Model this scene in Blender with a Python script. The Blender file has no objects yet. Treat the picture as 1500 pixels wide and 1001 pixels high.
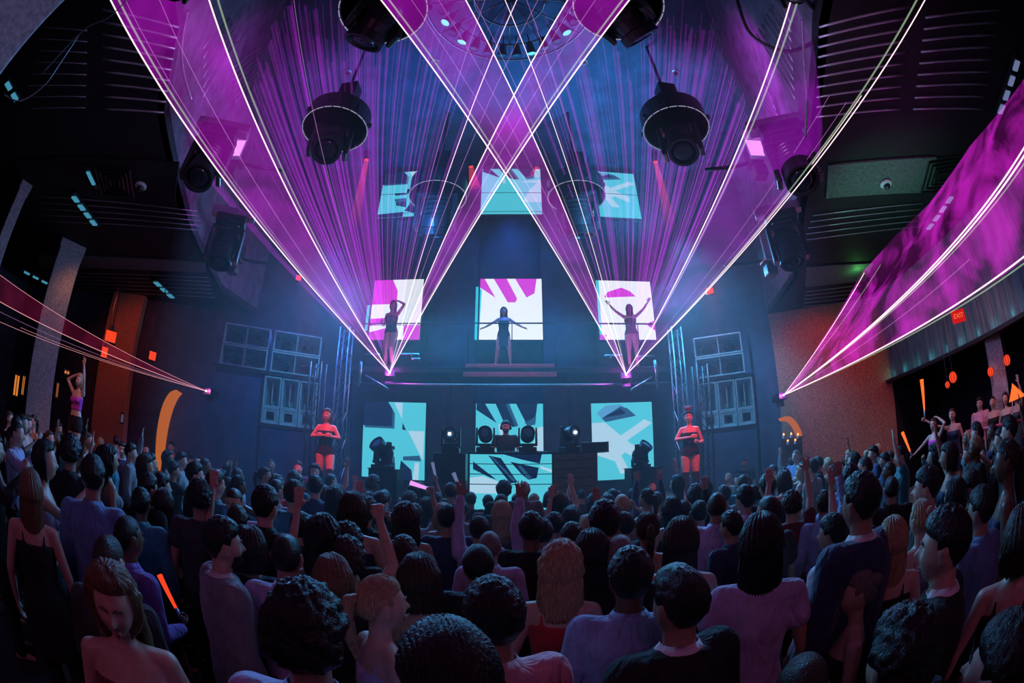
import bpy, bmesh, math, random
from mathutils import Vector, Matrix, noise
PI=math.pi; HAZE=.017
COL=bpy.context.scene.collection
SC=bpy.context.scene
F=637.0; PITCH=math.radians(16.6); CX,CY,EYE=750.0,500.5,Vector((0,0,2.0))
# ------------------------------------------------------------------ camera, exposure
cd=bpy.data.cameras.new('camera'); cam=bpy.data.objects.new('camera',cd); COL.objects.link(cam)
cam.location=EYE; cam.rotation_euler=(PI/2+PITCH,0,0)
cd.type='PANO'; cd.sensor_width=36.0; cd.clip_start=.05; cd.clip_end=200
cd.panorama_type='FISHEYE_EQUISOLID'; cd.fisheye_lens=36.0*F/1500.0; cd.fisheye_fov=math.radians(200)
SC.camera=cam
vs=SC.view_settings; vs.view_transform='Standard'; vs.look='None'; vs.gamma=1.0; vs.exposure=0.0; vs.use_curve_mapping=False
try:
    SC.cycles.use_denoising=True; SC.cycles.denoiser='OPENIMAGEDENOISE'
    SC.cycles.max_bounces=5; SC.cycles.diffuse_bounces=2; SC.cycles.glossy_bounces=2; SC.cycles.volume_bounces=0
    SC.cycles.transparent_max_bounces=64; SC.cycles.use_light_tree=True; SC.cycles.sample_clamp_indirect=4.0; SC.cycles.sample_clamp_direct=30
    SC.cycles.caustics_reflective=False; SC.cycles.caustics_refractive=False
except Exception as e: print('cycles',e)
def ray(x,y):
    dx,dy=x-CX,CY-y; r=math.hypot(dx,dy); th=2*math.asin(min(1,r/2/F))
    c=(dx/r*math.sin(th),dy/r*math.sin(th),math.cos(th)) if r>1e-9 else (0,0,1)
    cp,sp=math.cos(PITCH),math.sin(PITCH)
    return Vector((c[0],c[2]*cp-c[1]*sp,c[2]*sp+c[1]*cp))
def onY(x,y,Y): r=ray(x,y); return EYE+r*(Y/r.y)
def onX(x,y,X): r=ray(x,y); return EYE+r*(X/r.x)
def onZ(x,y,Z): r=ray(x,y); return EYE+r*((Z-EYE.z)/r.z)
def at(x,y,d): return EYE+ray(x,y)*d
def onH(x,y,h):  # at horizontal distance h
    r=ray(x,y); return EYE+r*(h/math.hypot(r.x,r.y))
# ------------------------------------------------------------------ mesh helpers
class MB:
    def __init__(s): s.vs=[]; s.fs=[]; s.mi=[]; s.m=0
    def v(s,p): s.vs.append((p[0],p[1],p[2])); return len(s.vs)-1
    def f(s,ids): s.fs.append(tuple(ids)); s.mi.append(s.m)
    def box(s,c,size,M=None,taper=1.0):
        c=Vector(c); hx,hy,hz=size[0]/2,size[1]/2,size[2]/2; b=len(s.vs)
        for z in (-1,1):
            t=1 if z<0 else taper
            for x,y in ((-1,-1),(1,-1),(1,1),(-1,1)):
                p=Vector((x*hx*t,y*hy*t,z*hz)); p=(M@p if M else p)+c; s.v(p)
        for q in ((3,2,1,0),(4,5,6,7),(0,1,5,4),(1,2,6,5),(2,3,7,6),(3,0,4,7)): s.f([b+i for i in q])
    def quad(s,a,b,c,d): s.f([s.v(a),s.v(b),s.v(c),s.v(d)])
    def cyl(s,a,b,r0,r1=None,seg=16,cap=True):
        a=Vector(a);b=Vector(b); r1=r0 if r1 is None else r1
        d=(b-a).normalized(); u=d.orthogonal().normalized(); v=d.cross(u)
        A=[s.v(a+u*r0*math.cos(2*PI*k/seg)+v*r0*math.sin(2*PI*k/seg)) for k in range(seg)]
        B=[s.v(b+u*r1*math.cos(2*PI*k/seg)+v*r1*math.sin(2*PI*k/seg)) for k in range(seg)]
        for k in range(seg): s.f([A[k],A[(k+1)%seg],B[(k+1)%seg],B[k]])
        if cap: s.f(A[::-1]); s.f(B)
    def tube(s,pts,r,seg=8):
        pts=[Vector(p) for p in pts]; rings=[]; up=None
        for i,p in enumerate(pts):
            d=(pts[min(i+1,len(pts)-1)]-pts[max(i-1,0)]).normalized()
            u=d.orthogonal().normalized() if up is None else (up-d*up.dot(d)).normalized(); up=u; v=d.cross(u)
            rr=r[i] if hasattr(r,'__len__') else r
            rings.append([s.v(p+u*rr*math.cos(2*PI*k/seg)+v*rr*math.sin(2*PI*k/seg)) for k in range(seg)])
        for A,B in zip(rings,rings[1:]):
            for k in range(seg): s.f([A[k],A[(k+1)%seg],B[(k+1)%seg],B[k]])
        s.f(rings[0][::-1]); s.f(rings[-1])
    def lathe(s,prof,seg=32,c=(0,0,0),M=None):
        c=Vector(c); R=[]
        for r,z in prof:
            R.append([s.v((M@Vector((r*math.cos(2*PI*k/seg),r*math.sin(2*PI*k/seg),z)) if M else Vector((r*math.cos(2*PI*k/seg),r*math.sin(2*PI*k/seg),z)))+c) for k in range(seg)])
        for A,B in zip(R,R[1:]):
            for k in range(seg): s.f([A[k],A[(k+1)%seg],B[(k+1)%seg],B[k]])
        if prof[0][0]>1e-4: s.f(R[0][::-1])
        if prof[-1][0]>1e-4: s.f(R[-1])
    def prism(s,poly,z0,z1):
        A=[s.v((p[0],p[1],z0)) for p in poly]; B=[s.v((p[0],p[1],z1)) for p in poly]; n=len(poly)
        for k in range(n): s.f([A[k],A[(k+1)%n],B[(k+1)%n],B[k]])
        s.f(A[::-1]); s.f(B)
    def mesh(s,name,smooth=False):
        me=bpy.data.meshes.new(name); me.from_pydata(s.vs,[],s.fs); me.update()
        if any(s.mi): me.polygons.foreach_set('material_index',s.mi)
        if smooth: me.polygons.foreach_set('use_smooth',[True]*len(me.polygons))
        return me
    def build(s,name,mats,parent=None,smooth=False,bevel=0,loc=None,rot=None,merge=False):
        me=s.mesh(name,smooth)
        if merge or bevel:
            bm=bmesh.new(); bm.from_mesh(me); bmesh.ops.remove_doubles(bm,verts=bm.verts,dist=1e-5); bmesh.ops.recalc_face_normals(bm,faces=bm.faces); bm.to_mesh(me); bm.free()
        for m in (mats if isinstance(mats,(list,tuple)) else [mats]): me.materials.append(m)
        o=bpy.data.objects.new(name,me); COL.objects.link(o)
        if bevel:
            b=o.modifiers.new('b','BEVEL'); b.width=bevel; b.segments=2; b.limit_method='ANGLE'
        if parent: o.parent=parent
        if loc is not None: o.location=loc
        if rot is not None: o.rotation_euler=rot
        return o
def tag(o,label=None,cat=None,group=None,kind=None):
    if label: o['label']=label
    if cat: o['category']=cat
    if group: o['group']=group
    if kind: o['kind']=kind
    return o
def thing(name,label,cat,loc=(0,0,0),rotz=0,group=None,rot=None,scale=1):
    o=bpy.data.objects.new(name,None); COL.objects.link(o); o.location=loc; o.rotation_euler=rot if rot is not None else (0,0,rotz)
    o.empty_display_size=.2; o.scale=(scale,)*3
    return tag(o,label,cat,group)
def struct(o): o['kind']='structure'; return o
# ------------------------------------------------------------------ materials
def _nt(name):
    m=bpy.data.materials.new(name); m.use_nodes=True; nt=m.node_tree
    return m,nt,nt.nodes['Principled BSDF']
def mat(name,col,rough=.6,metal=0.0,var=.25,scale=8.0,bump=.15,spec=.5,sheen=0,detail=4,alpha=1,stretch=None,cloth=False):
    m,nt,b=_nt(name)
    tc=nt.nodes.new('ShaderNodeTexCoord'); no=nt.nodes.new('ShaderNodeTexNoise'); no.inputs['Scale'].default_value=scale; no.inputs['Detail'].default_value=detail
    if stretch:
        mp=nt.nodes.new('ShaderNodeMapping'); mp.inputs['Scale'].default_value=stretch; nt.links.new(tc.outputs['Object'],mp.inputs[0]); nt.links.new(mp.outputs[0],no.inputs['Vector'])
    else: nt.links.new(tc.outputs['Object'],no.inputs['Vector'])
    r=nt.nodes.new('ShaderNodeValToRGB'); c=Vector(col[:3])
    r.color_ramp.elements[0].position=.3; r.color_ramp.elements[1].position=.7
    r.color_ramp.elements[0].color=(*[max(0,x*(1-var)) for x in c],1); r.color_ramp.elements[1].color=(*[min(1,x*(1+var)) for x in c],1)
    nt.links.new(no.outputs['Fac'],r.inputs[0]); nt.links.new(r.outputs[0],b.inputs['Base Color'])
    b.inputs['Roughness'].default_value=rough; b.inputs['Metallic'].default_value=metal; b.inputs['Specular IOR Level'].default_value=spec
    if sheen: b.inputs['Sheen Weight'].default_value=sheen
    if cloth:
        wv=nt.nodes.new('ShaderNodeTexNoise'); wv.inputs['Scale'].default_value=5; wv.inputs['Detail'].default_value=2; wv.inputs['Distortion'].default_value=2.2
        mp2=nt.nodes.new('ShaderNodeMapping'); mp2.inputs['Scale'].default_value=(1.6,1.6,.7); nt.links.new(tc.outputs['Object'],mp2.inputs[0]); nt.links.new(mp2.outputs[0],wv.inputs['Vector'])
        b2=nt.nodes.new('ShaderNodeBump'); b2.inputs['Strength'].default_value=.9; b2.inputs['Distance'].default_value=.035; nt.links.new(wv.outputs['Fac'],b2.inputs['Height']); nt.links.new(b2.outputs[0],b.inputs['Normal'])
    elif bump:
        bp=nt.nodes.new('ShaderNodeBump'); bp.inputs['Strength'].default_value=bump; bp.inputs['Distance'].default_value=.01
        nt.links.new(no.outputs['Fac'],bp.inputs['Height']); nt.links.new(bp.outputs[0],b.inputs['Normal'])
    return m
def emis(name,col,strength,sample=True):
    m=bpy.data.materials.new(name); m.use_nodes=True; nt=m.node_tree; nt.nodes.clear()
    e=nt.nodes.new('ShaderNodeEmission'); e.inputs[0].default_value=(*col,1); e.inputs[1].default_value=strength
    o=nt.nodes.new('ShaderNodeOutputMaterial'); nt.links.new(e.outputs[0],o.inputs[0])
    if not sample: m.cycles.emission_sampling='NONE'
    return m
MAT={}
for n,c,r in (('skin_light',(.62,.38,.29),.45),('skin_mid',(.42,.24,.17),.45),('skin_dark',(.16,.085,.055),.4)):
    MAT[n]=mat(n,c,r,var=.12,scale=30,bump=.05)
for n,c,r in (('hair_black',(.006,.005,.006),.33),('hair_brown',(.030,.017,.011),.36),('hair_blonde',(.46,.30,.16),.42),('hair_fair',(.20,.115,.06),.4),('hair_grey',(.22,.19,.17),.5),('hair_red',(.25,.06,.03),.4)):
    MAT[n]=mat(n,c,r,var=.5,scale=70,bump=.9,stretch=(3,3,.35))
for n,c in (('black',(.012,.012,.014)),('charcoal',(.04,.04,.045)),('navy',(.02,.03,.09)),('white',(.75,.74,.76)),('lavender',(.48,.40,.62)),('lightblue',(.30,.42,.68)),('denim',(.12,.22,.42)),('grey',(.22,.22,.24)),('red',(.55,.03,.04)),('purple',(.20,.09,.42)),('magenta',(.62,.04,.45)),('pink',(.75,.35,.42)),('olive',(.12,.14,.08)),('teal',(.04,.22,.26)),('maroon',(.15,.02,.03))):
    MAT['cloth_'+n]=mat('cloth_'+n,c,.85,var=.18,scale=14,bump=.25,sheen=(0 if max(c)<.06 else .2),cloth=True)
MAT['eye']=mat('eye',(.55,.5,.5),.1,var=.6,scale=120,bump=0)
MAT['lips']=mat('lips',(.45,.12,.12),.35,var=.1,bump=.05)
MAT['mouth']=mat('mouth',(.6,.55,.5),.3,var=.3,bump=0)
# ------------------------------------------------------------------ world, large lights
wd=bpy.data.worlds.new('world'); SC.world=wd; wd.use_nodes=True
wd.node_tree.nodes['Background'].inputs[0].default_value=(.10,.10,.30,1); wd.node_tree.nodes['Background'].inputs[1].default_value=.004
def light(kind,name,loc,col,power,target=None,size=.3,spot=60,blend=.6,sizey=None):
    d=bpy.data.lights.new(name,kind); o=bpy.data.objects.new(name,d); COL.objects.link(o); o.location=loc
    d.color=col; d.energy=power
    if kind=='AREA':
        d.size=size
        if sizey: d.shape='RECTANGLE'; d.size_y=sizey
    else: d.shadow_soft_size=size
    if kind=='SPOT': d.spot_size=math.radians(spot); d.spot_blend=blend
    if target is not None: o.rotation_euler=(Vector(target)-Vector(loc)).to_track_quat('-Z','Y').to_euler()
    return o
BLUE=(.02,.17,1.0); CYAN=(.05,.52,1.0); PURP=(.75,.06,1.0); REDL=(1.0,.03,.04)
# blue and cyan wash from the rig over the stage
light('SPOT','wash_light_stage_centre',(0,9.6,8.2),BLUE,650,(0,9.9,2),.3,95)
light('SPOT','wash_light_ceiling_right',(2.4,7.0,6.2),(.04,.42,1),1500,(2.6,8.6,11),.4,130,1)
light('SPOT','wash_light_ceiling_left',(-2.2,7.0,6.2),(.03,.28,1),1000,(-2.0,8.8,11),.4,130,1)
light('SPOT','wash_light_stage_left',(-4.2,8.8,7.2),BLUE,900,(-5.4,8.9,2.5),.3,80)
light('SPOT','wash_light_stage_right',(4.0,8.6,7.2),(.05,.42,.9),1400,(5.2,8.8,2.5),.3,85)
# cyan light thrown out over the heads of the crowd from the stage
light('AREA','crowd_rim_fill',(0,9.7,5.0),CYAN,290,(0,2.0,1.0),6.0,sizey=1.0)  # added area light that gives the crowd its cyan rims
light('SPOT','crowd_light_left',(-3.6,9.3,6.0),(.10,.40,1.0),1700,(-4.5,3.0,1.4),.5,70)
light('SPOT','crowd_light_right',(3.6,9.3,6.0),(.10,.46,1.0),1700,(4.5,3.0,1.4),.5,70)
# magenta: an added fill from behind the camera, then wash on the pit walls
light('AREA','magenta_top_light',(0,-3.0,4.6),(1.0,.24,.66),17,(0,2.5,1.2),3.0)
light('SPOT','magenta_pit_left',(-2.2,3.6,7.3),PURP,170,(-5.0,4.4,7.6),.3,95)
light('SPOT','magenta_pit_right',(2.2,3.6,7.3),PURP,230,(4.6,4.0,7.6),.3,95)
# warm red and orange light of the side bays
light('SPOT','red_light_left_bay',(-9.0,5.6,4.9),(1,.10,.04),45,(-9.5,7.8,3.4),.2,120)
light('SPOT','orange_light_left_bay',(-9.0,4.2,5.0),(1,.32,.10),14,(-10.2,6.5,2.2),.3,110)
light('SPOT','red_light_right_bay',(7.2,6.8,5.0),(1,.03,.03),60,(8.0,8.7,3.6),.2,100)
light('SPOT','orange_light_right_bay',(8.6,5.0,5.0),(1,.20,.08),12,(9.6,8.0,1.6),.3,110)
light('SPOT','vip_light_right',(7.2,2.6,5.0),(1,.38,.50),150,(8.8,4.6,1.5),.3,80)
light('SPOT','vip_light_left',(-6.0,2.2,5.0),(1,.36,.46),130,(-7.3,4.3,1.8),.3,60)
light('SPOT','speaker_light_left',(-2.6,5.6,6.6),(.05,.55,1),420,(-5.0,8.8,3.4),.15,28)  # added cyan spots, one each side, to brighten the speaker fronts
light('SPOT','speaker_light_right',(2.6,5.6,6.6),(.05,.6,.95),420,(4.9,8.8,3.4),.15,28)
light('SPOT','soffit_light_left',(-1.2,1.8,4.4),(.75,.45,1),70,(-5.2,2.6,5.6),.2,70)  # added lilac spots to bring out the bay ceiling battens
light('SPOT','soffit_light_right',(1.2,1.8,4.4),(.75,.45,1),90,(5.2,2.6,5.6),.2,80)
light('SPOT','green_fill_right',(5.6,3.6,3.8),(.08,1,.6),42,(5.9,3.6,5.6),.2,100)  # added green spot to tint the bay ceiling band
# red key lights on the dancers and the DJ
light('SPOT','dancer_key_left',(-3.0,5.2,4.8),REDL,520,(-3.4,7.2,1.9),.08,24,.3)
light('SPOT','dancer_key_right',(3.0,5.2,4.8),REDL,520,(3.3,7.25,1.95),.08,24,.3)
light('SPOT','booth_key',(0.1,5.6,5.2),REDL,170,(-.08,8.3,2.5),.05,13,.3)
light('SPOT','gantry_key',(0.0,7.6,8.4),REDL,110,(-.1,10.3,4.3),.1,22,.4)
# ------------------------------------------------------------------ people
def loft(mb, rings, seg=16, cap=True):
    """rings: (centre, axis_u, axis_v) ; elliptical sections joined into a closed skin"""
    vs=[]
    for c,u,v in rings:
        c=Vector(c);u=Vector(u);v=Vector(v)
        vs.append([mb.v(c+u*math.cos(2*PI*k/seg)+v*math.sin(2*PI*k/seg)) for k in range(seg)])
    for a,b in zip(vs,vs[1:]):
        for k in range(seg):
            mb.f([a[k],a[(k+1)%seg],b[(k+1)%seg],b[k]])
    if cap:
        mb.f(list(reversed(vs[0]))); mb.f(vs[-1])
def ball(mb, c, r, seg=12, rings=8):
    c=Vector(c); r=Vector((r,r,r)) if not hasattr(r,'__len__') else Vector(r)
    top=mb.v(c+Vector((0,0,r.z))); bot=mb.v(c-Vector((0,0,r.z))); R=[]
    for i in range(1,rings):
        t=PI*i/rings
        R.append([mb.v(c+Vector((r.x*math.sin(t)*math.cos(2*PI*k/seg),r.y*math.sin(t)*math.sin(2*PI*k/seg),r.z*math.cos(t)))) for k in range(seg)])
    for k in range(seg):
        mb.f([top,R[0][k],R[0][(k+1)%seg]]); mb.f([bot,R[-1][(k+1)%seg],R[-1][k]])
    for a,b in zip(R,R[1:]):
        for k in range(seg): mb.f([a[k],b[k],b[(k+1)%seg],a[(k+1)%seg]])
def limb(mb, pts, rad, seg=12, flat=1.0):
    """tapering tube through points with round ends and round joints"""
    pts=[Vector(p) for p in pts]
    for i in range(len(pts)-1):
        d=(pts[i+1]-pts[i]); L=d.length
        if L<1e-6: continue
        d/=L
        u=d.cross(Vector((0,1,0)) if abs(d.y)<.8 else Vector((1,0,0))).normalized(); v=d.cross(u)
        n=4
        loft(mb,[(pts[i]+d*L*k/n, u*(rad[i]+(rad[i+1]-rad[i])*k/n), v*(rad[i]+(rad[i+1]-rad[i])*k/n)*flat) for k in range(n+1)],seg)
    for p,r in zip(pts,rad): ball(mb,p,r,seg,8)
def g(x,s): return math.exp(-(x/s)**2)
def head_point(nx,ny,nz,fem=False):
    """unit direction -> point of the head about its centre, face towards +y"""
    x,y,z=nx*.0755,ny*.0985,nz*.119
    if nz>-.2: x*=1+.05*(-ny if ny<0 else 0)
    t=max(0,-nz-.12)/.88
    x*=1-(.30 if fem else .2)*t*t-.06*t
    if ny<0: y*=1-.55*t                      # nape comes forward
    else: y*=1+.02*t
    if ny>0:
        y*=1-.05*g(nx,.9)*(1 if abs(nz)<.6 else .4)
        fr=ny
        y+=.031*g(nx,.13)*g(nz+.17,.13)*fr       # nose tip
        y+=.017*g(nx,.11)*g(nz-.0,.17)*fr        # bridge
        y+=.006*g(nx,.5)*g(nz-.27,.12)           # brow
        y-=.014*(g(nx-.33,.17)+g(nx+.33,.17))*g(nz-.1,.13)   # sockets
        y+=.005*(g(nx-.34,.1)+g(nx+.34,.1))*g(nz-.08,.06)    # lids
        y+=.006*(g(nx-.5,.2)+g(nx+.5,.2))*g(nz+.22,.2)       # cheekbones
        y+=.012*g(nx,.24)*(g(nz+.47,.07)+g(nz+.60,.06))      # lips
        y-=.005*g(nx,.3)*g(nz+.535,.03)
        y+=.016*g(nx,.3)*g(nz+.86,.15)           # chin
    return Vector((x,y,z))
HC=Vector((0,.012,1.632))
def dirs(nu=40,nv=30):
    for i in range(nv+1):
        t=PI*i/nv
        for k in range(nu):
            a=2*PI*k/nu
            yield i,k,math.sin(t)*math.cos(a),math.sin(t)*math.sin(a),math.cos(t)
def head_mesh(mb, fem=False, M=None):
    nu,nv=44,34; idx={}
    for i,k,nx,ny,nz in dirs(nu,nv):
        if i in (0,nv) and k: continue
        p=head_point(nx,ny,nz,fem)
        idx[(i,k)]=mb.v(M@p if M else p+HC)
    for i in range(nv):
        for k in range(nu):
            k2=(k+1)%nu
            if i==0: mb.f([idx[(0,0)],idx[(1,k)],idx[(1,k2)]])
            elif i==nv-1: mb.f([idx[(i,k)],idx[(nv,0)],idx[(i,k2)]])
            else: mb.f([idx[(i,k)],idx[(i+1,k)],idx[(i+1,k2)],idx[(i,k2)]])
    for s in (-1,1):                               # ears
        rings=[]
        for z,w,o in ((-.034,.008,0),(-.022,.014,.003),(0,.018,.006),(.018,.021,.009),(.03,.014,.006),(.036,.004,0)):
            c=Vector((s*(.073+o),-.012+z*-.15,z-.004)); 
            c2=(M@c if M else c+HC); U=Vector((s*.006,-.003,0)); V=Vector((0,w,0))
            if M: U=M.to_3x3()@U; V=M.to_3x3()@V
            rings.append((c2,U,V))
        loft(mb,rings,10)
def hand(mb, wrist, d, palm_n, side, style, s=1.0):
    """palm, four unequal bent fingers, thumb at the side; d = pointing direction, palm_n = palm's facing"""
    d=Vector(d).normalized(); n=Vector(palm_n); n=(n-d*n.dot(d)).normalized(); u=d.cross(n)*side
    W=Vector(wrist)
    loft(mb,[(W+d*t*s, u*w*s, n*h*s) for t,w,h in ((-.01,.026,.02),(.02,.032,.017),(.055,.041,.016),(.09,.041,.014),(.102,.036,.011))],12)
    curl={'open':(.12,.12,.1),'relax':(.45,.5,.4),'fist':(1.45,1.6,1.1),'grip':(1.0,1.1,.9)}[style]
    for i,(o,L,sp) in enumerate(((-.032,.068,-.20),(-.011,.077,-.06),(.011,.072,.07),(.031,.057,.22))):
        if style!='open': sp*=.25
        b=W+d*.092*s+u*(-o)*s; dd=(d-u*sp).normalized(); a=0; pts=[b]; p=b
        for j,fr in enumerate((.45,.3,.25)):
            a+=curl[j]; q=p+(dd*math.cos(a)+n*math.sin(a))*L*fr*s; pts.append(q); p=q
        limb(mb,pts,[.0095*s,.009*s,.0085*s,.0072*s],8)
    b=W+d*.03*s+u*.03*s
    if style=='open': pts=[b,b+(d*.55+u*.8).normalized()*.035*s,b+(d*.7+u*.7).normalized()*.068*s]
    elif style=='relax': pts=[b,b+(d*.8+u*.4+n*.3).normalized()*.035*s,b+(d*.9+u*.2+n*.5).normalized()*.065*s]
    else: pts=[b,b+(d*.6+u*.2+n*.6).normalized()*.038*s,b+(d*.7-u*.5+n*.9).normalized()*.062*s]
    limb(mb,pts,[.014*s,.011*s,.009*s],8)
# arm poses for the right side (x>0 mirrored for the left): elbow, wrist, hand direction, palm normal, hand style
ARM={
 'down':((.235,-.02,1.14),(.255,.06,.90),(0,.15,-1),(-1,.1,0),'relax'),
 'bent':((.25,-.03,1.15),(.17,.22,1.12),(-.5,.8,.25),(-.6,-.2,.6),'grip'),
 'up':((.25,.10,1.60),(.21,.16,1.86),(-.05,.08,1),(0,1,0),'open'),
 'high':((.21,.10,1.68),(.18,.14,1.94),(0,.05,1),(0,1,0),'open'),
 'fist':((.27,.10,1.60),(.20,.16,1.87),(-.1,.1,1),(-.3,1,0),'fist'),
 'wide':((.38,.02,1.60),(.55,.06,1.83),(.5,.1,1),(0,1,0),'open'),
 'phone':((.26,.16,1.34),(.13,.36,1.52),(-.45,.35,.85),(-.6,-.6,0),'grip'),
 'clap':((.30,.14,1.28),(.07,.34,1.48),(-.15,.35,.9),(-1,0,.1),'open'),
 'decks':((.27,-.03,1.17),(.17,.27,1.10),(-.25,1,-.25),(0,0,-1),'relax'),
 'cross':((.27,.06,1.22),(-.02,.22,1.24),(-1,.1,.1),(0,-1,0),'relax'),
 'headtouch':((.34,.05,1.62),(.12,-.02,1.76),(-.8,-.2,.3),(0,0,-1),'relax'),
 'hip':((.36,-.10,1.16),(.19,.02,1.02),(-.5,.6,-.5),(-.8,-.4,0),'relax'),
 'out':((.40,.03,1.30),(.60,.12,1.44),(.7,.3,.4),(0,.3,-1),'relax'),
 'low':((.36,.03,1.26),(.56,.10,1.12),(.8,.3,-.3),(0,.4,-1),'relax'),
 'reach':((.38,.10,1.50),(.62,.18,1.66),(.9,.15,.45),(0,1,0),'grip'),
}
def mir(p,s): return Vector((p[0]*s,p[1],p[2]))
def torso(mb, fem, k=0.0, top=1.44, low=.84, dress=False):
    """k: how far outside the skin (clothes)"""
    if fem: sec=((.80,.165,.10,0),(.90,.176,.115,-.005),(.99,.158,.105,0),(1.09,.125,.088,.005),(1.18,.130,.092,.005),(1.27,.148,.115,.018),(1.34,.155,.100,.01),(1.40,.150,.078,0),(1.445,.11,.06,-.005),(1.47,.06,.05,-.005))
    else: sec=((.80,.16,.105,0),(.90,.168,.115,0),(.99,.162,.108,0),(1.09,.156,.102,.003),(1.18,.165,.108,.005),(1.28,.182,.122,.01),(1.36,.192,.112,.005),(1.42,.178,.085,-.003),(1.46,.12,.065,-.006),(1.485,.07,.055,-.006))
    rs=[]
    for z,a,b,o in sec:
        if z<low-.02 or z>top+.035: continue
        rs.append(((0,o,z),(a+k,0,0),(0,b+k,0)))
    loft(mb,rs,22)
def build_remesh(mb, name, voxel, smooth=3):
    me=mb.mesh(name)
    ob=bpy.data.objects.new(name+'_tmp',me); COL.objects.link(ob)
    m=ob.modifiers.new('r','REMESH'); m.mode='VOXEL'; m.voxel_size=voxel; m.use_smooth_shade=True
    s=ob.modifiers.new('s','SMOOTH'); s.factor=.5; s.iterations=smooth
    bpy.context.view_layer.update()
    dg=bpy.context.evaluated_depsgraph_get()
    out=bpy.data.meshes.new_from_object(ob.evaluated_get(dg)); out.name=name
    bpy.data.objects.remove(ob); bpy.data.meshes.remove(me)
    out.materials.clear(); out.materials.append(None)
    return out
def legs_of(stance,fem):
    if stance=='stand': return [((.092,0,.86),(.10,.02,.47),(.105,-.02,.07),(.12,.10,.03)),((-.092,0,.86),(-.10,.02,.47),(-.105,-.02,.07),(-.12,.10,.03))]
    if stance=='wide': return [((.095,0,.86),(.17,.05,.47),(.22,-.02,.07),(.27,.09,.03)),((-.095,0,.86),(-.17,.05,.47),(-.22,-.02,.07),(-.27,.09,.03))]
    if stance=='pop': return [((.095,0,.86),(.10,.03,.47),(.10,-.02,.07),(.11,.10,.03)),((-.095,0,.86),(-.13,.16,.50),(-.10,.00,.10),(-.11,.12,.04))]
def arm_pts(p,s,fem):
    sh=Vector((s*(.155 if fem else .175),-.005,1.405 if fem else 1.42))
    e=mir(p[0],s); w=mir(p[1],s)
    return sh,e,w
_MC={}
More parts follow.
